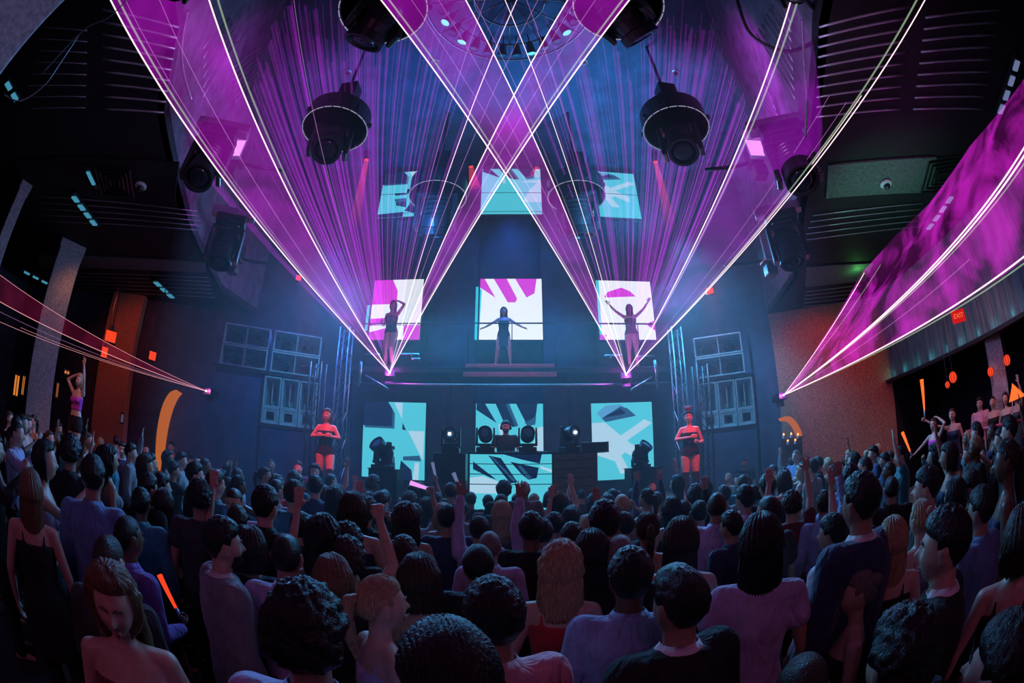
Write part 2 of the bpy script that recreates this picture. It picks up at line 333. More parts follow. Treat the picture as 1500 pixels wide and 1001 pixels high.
def person_meshes(key, fem, armR, armL, stance='stand', headyaw=0, nod=0, vox=.008, top='shirt', bottom='trousers', hsty='short'):
    if key in _MC: return _MC[key]
    M=Matrix.Translation(HC+Vector((0,0,-.09)))@Matrix.Rotation(headyaw,4,'Z')@Matrix.Rotation(-nod,4,'X')@Matrix.Translation((0,0,.09))
    mb=MB(); torso(mb,fem)
    a=.85 if fem else 1.0
    limb(mb,[(0,-.012,1.43),(0,-.003,1.50),(0,.004,1.58)],[.062*a+.004,.052*a+.003,.052*a+.003],14)
    head_mesh(mb,fem,M)
    for side,pn in ((1,armR),(-1,armL)):
        p=ARM[pn]; sh,e,w=arm_pts(p,side,fem)
        limb(mb,[Vector((side*.07,-.005,1.425)),sh,sh*.6+e*.4,e,e*.6+w*.4,w],[.05*a,.056*a,.049*a,.039*a,.038*a,.025*a],12)
        hand(mb,w,mir(p[2],side),mir(p[3],side),side,p[4],.93 if fem else 1.0)
    for L in legs_of(stance,fem):
        h,k,f,t=[Vector(q) for q in L]
        b=1.06 if fem else 1
        limb(mb,[h,h*.55+k*.45,k,k*.6+f*.4+Vector((0,-.015,0)),f],[.092*b,.078*b,.054,.056,.036],14)
        limb(mb,[f+Vector((0,-.035,-.03)),f+Vector((0,.02,-.025)),t],[.036,.038,.026],10,.8)
    if fem:
        for s in (-1,1): ball(mb,(s*.068,.085,1.275),(.058,.055,.056),12,8)
    R={'body':build_remesh(mb,'body_'+key,vox,3),'M':M}
    # --- garments
    if top:
        mb=MB(); k=.014
        zt={'shirt':1.47,'tshirt':1.455,'jacket':1.475,'tank':1.36,'bodysuit':1.36,'dress':1.36}[top]
        lo={'shirt':.84,'tshirt':.86,'jacket':.80,'tank':1.10,'bodysuit':.84,'dress':.84}[top]
        if top=='jacket': k=.026
        torso(mb,fem,k,zt,lo)
        if fem:
            for s in (-1,1): ball(mb,(s*.068,.085,1.275),(.058+k*.8,.055+k*.8,.056+k*.8),12,8)
        if top in('shirt','tshirt','jacket'):
            for side,pn in ((1,armR),(-1,armL)):
                p=ARM[pn]; sh,e,w=arm_pts(p,side,fem); kk=k+.004
                if top=='tshirt': limb(mb,[Vector((side*.07,-.005,1.415)),sh,sh*.58+e*.42],[.05*a+kk,.056*a+kk,.052*a+kk+.004],12)
                else: limb(mb,[Vector((side*.07,-.005,1.415)),sh,sh*.6+e*.4,e,e*.55+w*.45,w*.93+e*.07],[.05*a+kk,.056*a+kk,.049*a+kk,.041*a+kk,.038*a+kk,.028*a+kk*.7],12)
        if top in('tank','dress'):
            for s in (-1,1):
                limb(mb,[(s*.085,.07,1.34),(s*.09,.03,1.42),(s*.085,-.05,1.41),(s*.08,-.085,1.33)],[.012]*4,6)
        if top=='dress':
            loft(mb,[((0,0,.58),(.19,0,0),(0,.14,0)),((0,0,.75),(.195,0,0),(0,.135,0)),((0,0,.92),(.185,0,0),(0,.125,0)),((0,0,1.0),(.16,0,0),(0,.11,0))],20)
        R['top']=build_remesh(mb,top+'_'+key,.011,4)
        if top in('shirt','jacket'):      # collar ring standing round the neck
            mb=MB(); n=20; z0,z1=1.455,1.505
            ri=[]
            for zz,rr,off in ((1.45,.078,.0),(1.50,.066,.012),(1.512,.064,.010),(1.485,.082,.0),(1.462,.092,-.002)):
                ri.append([mb.v((rr*math.cos(2*PI*q/n),-.004+rr*.93*math.sin(2*PI*q/n),zz-(.02 if math.sin(2*PI*q/n)>.6 else 0))) for q in range(n)])
            for A,B in zip(ri,ri[1:]):
                for q in range(n): mb.f([A[q],A[(q+1)%n],B[(q+1)%n],B[q]])
            R['collar']=mb.mesh('collar_'+key,smooth=True); R['collar'].materials.append(None)
    if bottom:
        mb=MB(); k=.012
        torso(mb,fem,k+.002,1.0,.80)
        for L in legs_of(stance,fem):
            h,kn,f,t=[Vector(q) for q in L]; b=1.06 if fem else 1
            if bottom=='trousers': limb(mb,[h,h*.55+kn*.45,kn,kn*.55+f*.45,f+Vector((0,0,.02))],[.092*b+k,.08*b+k,.062+k,.058+k,.05+k],14)
            elif bottom=='shorts': limb(mb,[h,h*.72+kn*.28],[.096*b+k,.092*b+k],14)
            elif bottom=='boots': pass
        R['bottom']=build_remesh(mb,bottom+'_'+key,.012,3)
    _MC[key]=R
    return R
def fbm(p,s,seed=0):
    return noise.fractal(Vector(p)*s+Vector((seed*7.3,seed*3.1,seed)),1.0,2.0,4)
def hair_mesh(key,style,M,fem,seed=0):
    """shell grown off the skull, open at the face, closed and lumpy; long styles hang down the nape"""
    hk='hair_'+style+'_'+key+str(seed)
    if hk in _MC: return _MC[hk]
    mb=MB(); nu,nv=88,60; idx={}
    Rn=random.Random(hash(style)%1000+seed)
    def thick(nx,ny,nz):
        line={'buzz':.42,'short':.34,'curly':.36,'slick':.36,'long':.52,'bob':.40,'wavy':.46,'pony':.42,'bun':.42,'quiff':.36,'afro':.3}[style]
        # face opening: below the hairline in front
        line+=.13; face=(ny>.18) and nz<(line+.30*(ny-.5)) 
        B=.13 if ny>-.2 else .13+(-.60)*min(1,(-.2-ny)/.5)
        edge=max(0,min(1,(nz-B)/.22)); side=ny<=.35 and nz<B
        low=nz<-.47 and style in('buzz','short','curly','slick','quiff','afro')
        t={'buzz':.006,'short':.017,'curly':.036,'slick':.018,'long':.024,'bob':.028,'wavy':.034,'pony':.012,'bun':.012,'quiff':.016,'afro':.055}[style]
        up=max(0,nz)
        if style=='short': t+=.012*up+.005*fbm((nx,ny,nz),6,seed)+.0035*fbm((nx*2,ny,nz*2),9,seed+2)
        if style=='quiff': t+=.03*up*max(0,ny+.2)+.004*fbm((nx*2,ny,nz),4,seed); 
        if style in('short','quiff','slick') and nz<.25: t*=max(.3,(nz+.45)/.7)
        if style=='slick': t+=.008*up+.0022*math.sin(nx*70)
        if style=='curly': t+=.011*fbm((nx,ny,nz),6,seed)+.007*up
        if style=='afro': t+=.010*fbm((nx,ny,nz),5,seed)
        if style=='wavy': t+=.009*fbm((nx,ny,nz),4,seed)+.004*math.sin(math.atan2(nx,-ny+.3)*22+nz*6)
        if style in('long','bob','pony','bun'): t+=.0035*math.sin(math.atan2(nx,-ny+.3)*30+nz*3)+.003*fbm((nx,ny,nz),3,seed)
        if face or (low): return -.006
        if style in('buzz','short','curly','slick','quiff','pony','bun'):
            if side: return -.006
            t=.003+(t-.003)*edge**.6
        fe=nz-(line+.30*(ny-.5))
        if ny>.18 and fe<.25: t=.003+(t-.003)*(max(0,fe)/.25)**.6
        return t
    for i,k,nx,ny,nz in dirs(nu,nv):
        if i in (0,nv) and k: continue
        p=head_point(nx,ny,nz,fem)
        if ny>0 and nz<.45: p.y=min(p.y,.088) if abs(nx)>.3 else min(p.y,.085)
        t=thick(nx,ny,nz); q=p+Vector((nx,ny,nz))*t
        idx[(i,k)]=mb.v(M@q)
    for i in range(nv):
        for k in range(nu):
            k2=(k+1)%nu
            if i==0: mb.f([idx[(0,0)],idx[(1,k)],idx[(1,k2)]])
            elif i==nv-1: mb.f([idx[(i,k)],idx[(nv,0)],idx[(i,k2)]])
            else: mb.f([idx[(i,k)],idx[(i+1,k)],idx[(i+1,k2)],idx[(i,k2)]])
    if style in('long','bob','wavy','pony','bun'):
        if style in('long','bob','wavy'):
            end={'long':-.36,'bob':-.13,'wavy':-.27}[style]; n=14; seg=64
            outer=[];inner=[]
            for j in range(n+1):
                f=j/n; z=.05+(end-.05)*f
                w=.088+.014*math.sin(f*PI)*(1.5 if style!='long' else 1)+(.02*f if style!='long' else .0)
                dd=.098+.010*math.sin(f*PI)-(.03*f if style=='long' else .0)
                ro=[];rin=[]
                for q in range(seg+1):
                    a=-PI*.12+ -PI*.76*q/seg-0       # sweeps round the back of the head from ear to ear
                    lum=1+.03*math.sin(q*1.9+seed)+ (.06*fbm((q*.25,f*3,seed),1.3,seed) if style!='long' else .02*fbm((q*.3,f,seed),1,seed))
                    cx,sy=math.cos(a),math.sin(a)
                    zz=z+(.02*fbm((q*.4,0,seed),1,seed) if j==n else 0)
                    ro.append(mb.v(M@Vector((w*cx*lum,dd*sy*lum-.004,zz))))
                    rin.append(mb.v(M@Vector((w*.72*cx,dd*.72*sy-.004,zz+.004))))
                outer.append(ro);inner.append(rin)
            for j in range(n):
                for q in range(seg):
                    mb.f([outer[j][q],outer[j][q+1],outer[j+1][q+1],outer[j+1][q]])
                    mb.f([inner[j][q+1],inner[j][q],inner[j+1][q],inner[j+1][q+1]])
                mb.f([outer[j][0],outer[j+1][0],inner[j+1][0],inner[j][0]])
                mb.f([outer[j][seg],inner[j][seg],inner[j+1][seg],outer[j+1][seg]])
            for q in range(seg):
                mb.f([outer[n][q],outer[n][q+1],inner[n][q+1],inner[n][q]])
                mb.f([outer[0][q+1],outer[0][q],inner[0][q],inner[0][q+1]])
        if style=='pony':
            limb(mb,[M@Vector(p) for p in ((0,-.095,.04),(0,-.135,.03),(0,-.15,-.05),(0,-.135,-.16),(.01,-.125,-.24))],[.02,.026,.03,.024,.008],12)
        if style=='bun': ball(mb,M@Vector((0,-.10,.055)),.038,16,10)
    me=mb.mesh(hk,smooth=True); me.materials.append(None)
    _MC[hk]=me
    return me
def face_bits(parent, M, fem, hairmat, beard=False, open_mouth=False):
    def pt(nx,nz,off=.0):
        ny=math.sqrt(max(0,1-nx*nx-nz*nz)); p=head_point(nx,ny,nz,fem); return p+Vector((nx,ny,nz))*off
    mb=MB()
    for s in (-1,1): ball(mb,pt(s*.33,.085,-.006),(.0145,.009,.0075),14,10)
    body=[c for c in parent.children if c.name.startswith('body')]; parent=body[0] if body else parent
    e=mb.build('eyes',MAT['eye'],parent,smooth=True); e.matrix_local=M
    mb=MB()
    for s in (-1,1): limb(mb,[pt(s*.17,.25,.004),pt(s*.33,.29,.005),pt(s*.50,.24,.004)],[.004,.005,.0025],8)
    if beard and not fem:
        nb=13
        rows=[]
        for j in range(9):
            nz=-.30-.62*j/8; rows.append([])
            for q in range(25):
                a=(q/24-.5)*2.5; nx=math.sin(a)*math.sqrt(1-nz*nz); ny=math.cos(a)*math.sqrt(1-nz*nz)
                inner=abs(a)<.42 and nz>-.58 and nz<-.42
                rows[-1].append(mb.v(head_point(nx,ny,nz,fem)+Vector((nx,ny,nz))*(.008 if not inner else -.004)))
        for j in range(8):
            for q in range(24): mb.f([rows[j][q],rows[j+1][q],rows[j+1][q+1],rows[j][q+1]])
    b=mb.build('eyebrows' if not beard else 'beard',hairmat,parent,smooth=True); b.matrix_local=M
    mb=MB()
    limb(mb,[pt(-.20,-.53,.0),pt(-.08,-.49,.003),pt(0,-.50,.003),pt(.08,-.49,.003),pt(.20,-.53,.0)],[.002,.005,.0045,.005,.002],8)
    limb(mb,[pt(-.19,-.54,.0),pt(0,-.59-(.12 if open_mouth else 0),.003),pt(.19,-.54,.0)],[.002,.006,.002],8)
    l=mb.build('lips',MAT['lips'],parent,smooth=True); l.matrix_local=M
    if open_mouth:
        mb=MB(); ball(mb,pt(0,-.56,-.002),(.017,.006,.009),12,8)
        t=mb.build('mouth',MAT['mouth'],parent,smooth=True); t.matrix_local=M
# ------------------------------------------------------------------ room shell
M=MAT
M['floor']=mat('floor_black',(.03,.03,.035),.35,scale=3)
M['ceil']=mat('ceiling_panel',(.07,.10,.17),.7,scale=2,var=.3,bump=.1)
M['wall']=mat('wall_dark',(.045,.055,.085),.8,scale=3,var=.3)
M['fascia']=mat('fascia_plaster',(.15,.12,.17),.75,scale=4,var=.35)
M['soffit']=mat('soffit_black',(.012,.012,.014),.8,scale=4)
M['band']=mat('soffit_band',(.12,.15,.14),.7,scale=14,var=.3)
M['wallorange']=mat('wall_stucco',(.42,.22,.13),.9,scale=26,var=.4,bump=.5)
M['batten']=mat('batten_alu',(.55,.55,.6),.35,.6,scale=6,var=.15)
M['metal']=mat('metal_black',(.035,.035,.04),.35,.7,scale=12,var=.3)
M['metalgrey']=mat('metal_grey',(.28,.28,.30),.35,.8,scale=12,var=.2)
M['plastic']=mat('plastic_black',(.02,.02,.023),.32,scale=12,var=.3)
M['column']=mat('column_concrete',(.40,.40,.42),.8,scale=20,var=.3,bump=.3)
M['rubber']=mat('rubber_black',(.015,.015,.015),.6)
M['speaker']=mat('speaker_paint',(.34,.42,.46),.55,scale=10,var=.2)
M['wood']=mat('wood_brown',(.16,.10,.07),.6,scale=6,var=.35,stretch=(1,1,6))
M['glassdark']=mat('lens_dark',(.015,.02,.03),.12,scale=2,bump=0)
M['glassblue']=mat('lens_glass',(.10,.30,.42),.06,scale=2,var=.3,bump=0,spec=1)
def wall(name,pts,z0,z1,m,th=.15,flip=1):
    mb=MB(); pts=[Vector((p[0],p[1],0)) for p in pts]
    for a,b in zip(pts,pts[1:]):
        d=(b-a).normalized(); n=Vector((d.y,-d.x,0))*th*flip
        q=[a,b,b+n,a+n]
        lo=[mb.v((p.x,p.y,z0)) for p in q]; hi=[mb.v((p.x,p.y,z1)) for p in q]
        for k in range(4): mb.f([lo[k],lo[(k+1)%4],hi[(k+1)%4],hi[k]])
        mb.f(lo[::-1]); mb.f(hi)
    return struct(mb.build(name,m,merge=True))
mb=MB(); mb.box((0,2,-.1),(34,26,.2)); struct(mb.build('floor',M['floor']))
mb=MB(); mb.box((0,5,11.1),(18,17,.2)); struct(mb.build('ceiling',M['ceil']))
PL=[(-2.3,-3.0),(-2.6,-.6),(-3.27,1.26),(-4.23,2.33),(-5.72,5.03),(-6.95,7.8),(-6.9,9.5)]
PR=[(2.3,-3.0),(2.4,-.6),(2.95,1.38),(3.45,2.47),(4.63,4.73),(6.2,7.2),(6.9,9.5)]
wall('wall_fascia_left',PL,5.6,11.0,M['fascia'],.12,-1)
wall('wall_fascia_right',PR,5.6,11.0,M['fascia'],.12,1)
wall('wall_stage_left',[(-6.9,9.5),(-4.55,11.5)],0,11.0,M['wall'],.15,-1)
wall('wall_stage_right',[(6.9,9.5),(4.55,11.5)],0,11.0,M['wall'],.15,1)
wall('wall_stage_back',[(-4.55,11.5),(4.55,11.5)],0,11.0,M['wall'],.15,-1)
wall('wall_back',[(-16,-8),(16,-8)],0,11.0,M['wall'],.15,1)
# side bays: back walls
wall('wall_left',[(-6.9,9.5),(-15.5,5.5),(-15.5,-8)],0,5.6,M['wall'],.15,1)
wall('wall_right',[(6.9,9.5),(9.95,7.75)],0,5.6,M['wallorange'],.35,-1)
VA=onH(1305,549,12.6); VB=onH(1500,470,9.2)
wall('wall_right_recess',[(9.95,7.75),(14.5,9.0),(14.5,-8)],0,5.6,M['wall'],.15,-1)
def soff(name,edge,outer):
    mb=MB(); pts=list(edge)+list(outer)
    lo=[mb.v((p[0],p[1],5.6)) for p in pts]; hi=[mb.v((p[0],p[1],5.75)) for p in pts]; n=len(pts)
    mb.f(lo); mb.f(hi[::-1])
    for k in range(n): mb.f([lo[k],hi[k],hi[(k+1)%n],lo[(k+1)%n]])
    return struct(mb.build(name,M['soffit'],merge=True))
soff('ceiling_bay_left',PL,[(-15.6,5.5),(-15.6,-3)])
soff('ceiling_bay_right',PR,[(9.95,7.9),(14.6,9.0),(14.6,-3)])
# flat bands let into the bay ceilings (lighter strips between the grilles)
def strip(name,px,z,m,th=.03):
    mb=MB(); P=[onZ(x,y,z) for x,y in px]; lo=[mb.v(p) for p in P]; hi=[mb.v(p+Vector((0,0,th))) for p in P]; n=len(P)
    mb.f(lo); mb.f(hi[::-1])
    for k in range(n): mb.f([lo[k],hi[k],hi[(k+1)%n],lo[(k+1)%n]])
    return struct(mb.build(name,m,merge=True))
strip('ceiling_trim_1',[(1214,243),(1372,231),(1368,282),(1210,291)],5.56,M['band'])
strip('ceiling_trim_2',[(1182,392),(1280,386),(1268,412),(1180,421)],5.56,M['band'])
strip('ceiling_trim_3',[(1166,474),(1212,474),(1206,487),(1162,488)],5.56,M['band'])
strip('ceiling_trim_4',[(20,236),(262,240),(255,300),(40,283)],5.56,M['soffit'])
strip('ceiling_trim_5',[(55,375),(300,385),(300,400),(60,392)],5.56,M['band'])
strip('ceiling_trim_6',[(120,458),(322,468),(322,484),(150,476)],5.56,M['band'])
# grilles: slender battens fixed under the bay ceilings and on the pit fascia
def battens(name,lines,fn,label,r=.014,m=None):
    t=thing(name,label,'ceiling grille')
    for a,b in lines:
        mb=MB(); P,Q=fn(*a),fn(*b); n=5
        mb.tube([P+(Q-P)*k/n for k in range(n+1)],r,6); mb.build('batten',m or M['batten'],t,smooth=True)
    return t
def lerp(a,b,t): return (a[0]+(b[0]-a[0])*t,a[1]+(b[1]-a[1])*t)
def ladder(A0,A1,B0,B1,n):   # n lines, ends slide from A0->A1 and from B0->B1
    return [(lerp(A0,A1,k/(n-1)),lerp(B0,B1,k/(n-1))) for k in range(n)]
S=lambda x,y:onZ(x,y,5.57)
battens('ceiling_grille',ladder((1200,40),(1195,172),(1332,10),(1318,160),10),S,'slatted grille of long pale battens over the right bay, beside the pit edge')
battens('ceiling_grille',ladder((1356,26),(1338,160),(1466,15),(1438,160),9),S,'slatted grille of pale battens on the outer side of the right bay ceiling')
battens('ceiling_grille',ladder((1190,316),(1178,352),(1352,298),(1345,332),5),S,'narrow slatted grille behind the green band over the right bay',.010)
battens('ceiling_grille',ladder((1180,428),(1176,455),(1262,418),(1270,446),6),S,'fine dim slatted grille nearest the red wall of the right bay',.007)
battens('ceiling_grille',ladder((150,14),(150,160),(262,40),(240,165),9),S,'slatted grille of long battens over the left bay, beside the pit edge')
battens('ceiling_grille',ladder((60,40),(35,160),(128,45),(125,158),8),S,'dim slatted grille over the left bay beside the near column',.008)
battens('ceiling_grille',ladder((50,288),(50,325),(290,310),(297,338),5),S,'narrow slatted grille behind the dome camera of the left bay',.009)
battens('ceiling_grille',ladder((70,400),(80,425),(305,407),(315,436),6),S,'fine slatted grille over the left bay lit by orange glow',.008)
def onPlane(x,y,p,n):
    r=ray(x,y); p=Vector(p); n=Vector(n); return EYE+r*((p-EYE).dot(n)/r.dot(n))
def fas(p,q,off):
    p=Vector((p[0],p[1],0));q=Vector((q[0],q[1],0)); d=(q-p).normalized(); n=Vector((d.y,-d.x,0))
    if n.dot(-p)<0: n=-n
    return lambda x,y: onPlane(x,y,p+n*off,n)
fl=fas(PL[2],PL[3],.06); fl2=fas(PL[3],PL[4],.06); fr=fas(PR[2],PR[3],.06); fr2=fas(PR[3],PR[4],.06)
battens('fascia_grille',ladder((298,28),(297,143),(325,-8),(349,60),9),fl2,'slanting pale battens high on the left pit wall',.012)
battens('fascia_grille',ladder((340,100),(345,150),(386,66),(378,110),7),fl2,'smaller set of slanting battens low on the left pit wall',.009)
battens('fascia_grille',ladder((303,205),(318,250),(338,140),(352,165),8),fl2,'close-set battens beside the purple lit moving head on the left',.010)
battens('fascia_grille',ladder((1158,33),(1165,146),(1138,-8),(1108,50),9),fr2,'slanting pale battens high on the right pit wall',.012)
battens('fascia_grille',ladder((1132,148),(1160,225),(1118,120),(1122,165),7),fr2,'close-set battens beside the purple lit moving head on the right',.010)
# columns
def column(name,az,h,w,z0=0,z1=5.6,m='column'):
    a=math.radians(az); mb=MB(); mb.box((0,0,(z0+z1)/2),(w,w,z1-z0)); mb.box((0,0,z0+.15),(w+.08,w+.08,.3)); mb.box((0,0,z1-.1),(w+.06,w+.06,.2))
    o=mb.build(name,M[m],bevel=.02,loc=(math.sin(a)*h,math.cos(a)*h,0),rot=(0,0,-a)); return struct(o)
column('column_1',-96.5,3.6,.62); column('column_2',-76.6,9.0,.26); column('column_3',math.degrees(math.atan2(*ray(66,520).xy)),11.0,.72)
column('column_4',68,10.2,.45)
# stage
mb=MB()
mb.prism([(-4.3,7.55),(4.3,7.55),(4.3,11.4),(-4.3,11.4)],0,1.15); struct(mb.build('floor_stage',M['wood'],bevel=.01))
# raised floors of the side bays
def deck(name,poly,z): 
    mb=MB(); mb.prism(poly,0,z); return struct(mb.build(name,M['wood'],bevel=.01))
deck('floor_bay_right',[(6.9,3.0),(12.5,4.0),(12.5,7.0),(9.7,7.4),(7.2,5.2)],.36)
# pit ceiling details: smoke detectors
def detector(x,y,label):
    p=onZ(x,y,10.98); t=thing('smoke_detector',label,'smoke detector',p)
    mb=MB(); mb.lathe([(.001,-.01),(.10,-.01),(.12,.0),(.12,.02),(.001,.02)],28); mb.build('ring',M['metalgrey'],t)
    mb=MB(); mb.lathe([(.001,-.05),(.04,-.05),(.05,-.01),(.001,-.01)],20); mb.build('sensor',M['plastic'],t)
detector(637,91,'round ceiling detector left of the central chandelier'); detector(855,91,'round ceiling detector right of the central chandelier')
detector(509,107,'faint round detector above the left hanging drum'); detector(990,107,'faint round detector above the right hanging drum')
def dome(x,y,label,rot):
    p=onZ(x,y,5.55); t=thing('dome_camera',label,'security camera',p,rot)
    mb=MB(); mb.lathe([(.001,0),(.11,0),(.12,-.03),(.10,-.05),(.001,-.05)][::-1],28); mb.build('housing',mat('cam_white',(.7,.7,.72),.4) if 'camw' not in M else M['camw'],t,smooth=False)
    mb=MB(); ball(mb,(0,0,-.06),(.07,.07,.06),20,12); mb.build('lens_dome',M['plastic'],t,smooth=True)
dome(1297,268,'white dome security camera on the green ceiling band of the right bay',0); dome(207,271,'white dome security camera on the ceiling of the left bay',0)
def vent(px,label,n=4):
    P=[onZ(x,y,5.54) for x,y in px]; c=sum(P,Vector())/4; t=thing('ceiling_vent',label,'air vent',c)
    for k in range(n):
        f=1-k*.24; mb=MB(); q=[c+(p-c)*f-c for p in P]+[]
        for i in range(4): mb.tube([q[i],q[(i+1)%4]],.022,6)
        mb.build('louvre_frame',M['metal'],t)
vent([(1362,238),(1412,232),(1398,280),(1350,282)],'square stepped air vent in the right bay ceiling beside the dome camera')
vent([(140,246),(190,248),(196,288),(150,284)],'square stepped air vent in the left bay ceiling beside the dome camera')
# segmented cyan light strips under the bay ceilings
M['stripcyan']=emis('strip_cyan',(.05,.24,.36),1.0,False); M['stripdim']=emis('strip_pale',(.16,.20,.38),.8,False)
def lstrip(pts,label,n,m='stripcyan',w=.09,z=5.5):
    A,B=onZ(*pts[0],z),onZ(*pts[1],z); t=thing('light_strip',label,'light strip',A)
    d=(B-A); u=d.normalized(); v=Vector((-u.y,u.x,0))
    mb=MB(); c=d/2; Mx=Matrix((u,v,Vector((0,0,1)))).transposed(); mb.box(c+Vector((0,0,.035)),(d.length+.1,w*1.6,.05),Mx); mb.build('channel',M['metal'],t)
    for k in range(n):
        mb=MB(); mb.box(d*((k+.5)/n),(d.length/n*.62,w,.03),Mx); mb.build('light_segment',M[m],t,bevel=.004)
lstrip(((1492,85),(1463,170)),'row of pale blue light segments on the right bay ceiling near the frame edge',4,'stripdim',.12)
lstrip(((1396,286),(1358,338)),'short row of pale light segments inside the magenta haze on the right',4,'stripdim',.12)
lstrip(((106,286),(141,332)),'short row of cyan light segments on the left bay ceiling',4,'stripcyan',.14)
lstrip(((33,397),(124,442)),'long row of seven cyan light segments low on the left bay ceiling',7,'stripcyan',.18)
lstrip(((226,412),(254,438)),'small row of three cyan light segments beside the hanging moving heads on the left',3,'stripcyan',.16)
lstrip(((8,118),(26,150)),'pair of blue light segments beside the near column',2,'stripcyan',.12)
lstrip(((126,246),(140,276)),'single long blue light segment beside the left air vent',1,'stripcyan',.08)
# lit alcove on the left back wall: a curved warm reveal
M['warm']=emis('warm_reveal',(.80,.19,.03),.55)  # orange light on the arch reveal put in as emission
def onW(x,y,off=0.12):   # left back wall plane
    n=Vector((-.4218,.9067,0)); r=ray(x,y); return EYE+r*((Vector((-6.9,9.5,0))-EYE).dot(n)-off)*(1/r.dot(n))
def band(name,outer,inner,fn,m,label,cat,depth=Vector((.15,-.3,0))):
    t=thing(name,label,cat,fn(*outer[0])); o0=fn(*outer[0]); mb=MB()
    n=len(outer); O=[mb.v(fn(*p)-o0) for p in outer]; I=[mb.v(fn(*p)+depth-o0) for p in inner]
    O2=[mb.v(fn(*p)-o0+Vector((-.03,.06,0))) for p in outer]; I2=[mb.v(fn(*p)+depth-o0+Vector((-.03,.06,0))) for p in inner]
    for k in range(n-1):
        mb.f([O[k],O[k+1],I[k+1],I[k]]); mb.f([O2[k+1],O2[k],I2[k],I2[k+1]]); mb.f([O[k],O2[k],O2[k+1],O[k+1]]); mb.f([I[k],I[k+1],I2[k+1],I2[k]])
    mb.build('lit_reveal',m,t)
    return t
def smooth_pts(p,n=14):
    out=[]
    for k in range(n+1):
        s=k/n*(len(p)-1); i=min(int(s),len(p)-2); f=s-i; p0=p[max(i-1,0)];p1=p[i];p2=p[i+1];p3=p[min(i+2,len(p)-1)]
        out.append(tuple(.5*((2*p1[j])+(-p0[j]+p2[j])*f+(2*p0[j]-5*p1[j]+4*p2[j]-p3[j])*f*f+(-p0[j]+3*p1[j]-3*p2[j]+p3[j])*f**3) for j in (0,1)))
    return out
band('arched_alcove',smooth_pts([(227,690),(229,640),(236,600),(247,577),(258,571)]),smooth_pts([(243,690),(249,640),(256,608),(264,588),(271,579)]),onW,M['warm'],'tall curved alcove glowing orange on the left bay wall','alcove')
nR=Vector((.498,.867,0))
def onRW(x,y,off=.06): r=ray(x,y); return EYE+r*(((Vector((6.9,9.5,0))-EYE).dot(nR)-off)/r.dot(nR))
band('arched_alcove',smooth_pts([(1143,613),(1156,610),(1168,620),(1176,638)],8),smooth_pts([(1146,617),(1155,617),(1164,626),(1170,640)],8),lambda x,y:onH(x,y,10.2),M['warm'],'short curved alcove glowing orange beside the right speaker stack','alcove',Vector((0,0,0)))
# orange lit panels seen through the left bay (back bar)
M['barglow']=emis('bar_glow',(.85,.25,.04),.8); M['reddim']=emis('red_glow',(.55,.02,.015),.7,False)
def lamp_panel(x,y,w,h,hd,label,m='barglow',name='bar_lantern',cat='lantern'):
    c=onH(x,y,hd); s=hd/F; t=thing(name,label,cat,c,-math.atan2(c.x,c.y))
    mb=MB(); mb.box((0,0,0),(w*s,.06,h*s)); mb.build('glass',M[m],t,bevel=.01)
    mb=MB()
    for k in (-1,1): mb.box((0,-.01,k*h*s/2),(w*s+.05,.09,.04))
    for k in (-1,0,1): mb.box((k*w*s/2,-.01,0),(.025,.09,h*s))
    mb.build('frame',M['metal'],t)
lamp_panel(24,565,9,27,11.0,'tall orange lit lantern panel at the far left edge of the bar'); lamp_panel(34,565,5,25,11.0,'slim orange lit lantern panel next to the far left one')
lamp_panel(74,578,5,26,11.2,'slim orange lit panel right of the pale column'); lamp_panel(84,572,4,20,11.2,'thin orange lit panel further right of the pale column')
lamp_panel(98,546,9,6,11.4,'small orange light above the raised dancer on the left')
lamp_panel(179,613,4,13,12.0,'small white lit sign on the stucco pier','stripdim','wall_sign','sign')
# orange stucco pier on the left back wall
mb=MB(); A,B=onW(150,520,.2),onW(197,520,.2); d=(B-A); d.z=0
mid=(A+B)/2; struct(mb.build('wall_pier',M['wallorange'])) if False else None
mb.box((0,0,0),(d.length,.3,5.6)); struct(mb.build('column_5',M['wallorange'],loc=(mid.x,mid.y,2.8),rot=(0,0,math.atan2(d.y,d.x)),bevel=.01))
# red lanterns hanging in the left bay and fabric flames
M['lanternred']=emis('lantern_red',(.95,.06,.02),1.0)
def lantern(x,y,hd,r,label,top=5.56,m='lanternred'):
    c=onH(x,y,hd); t=thing('red_lantern',label,'lantern',c)
    mb=MB(); ball(mb,(0,0,0),(r,r,r*1.15),24,16); mb.build('globe',M[m],t,smooth=True)
    mb=MB()
    for k in range(8):
        a=PI*2*k/8; mb.tube([(math.cos(a)*r*1.02*math.sin(q),math.sin(a)*r*1.02*math.sin(q),r*1.17*math.cos(q)) for q in [PI*j/10 for j in range(11)]],.006,5)
    mb.build('cage',M['metal'],t)
    mb=MB(); mb.tube([(0,0,r*1.1),(0,0,top-c.z)],.006,6); mb.build('cord',M['rubber'],t)
lantern(1396,553,9.6,.10,'round red lantern above the woman in the dark dress')
lantern(1388,564,9.3,.06,'small round lantern just below the bigger red one')
lantern(1451,545,9.8,.085,'oval red lantern above the man in the pink shirt')
lantern(1475,528,9.8,.095,'highest oval red lantern of the right recess')
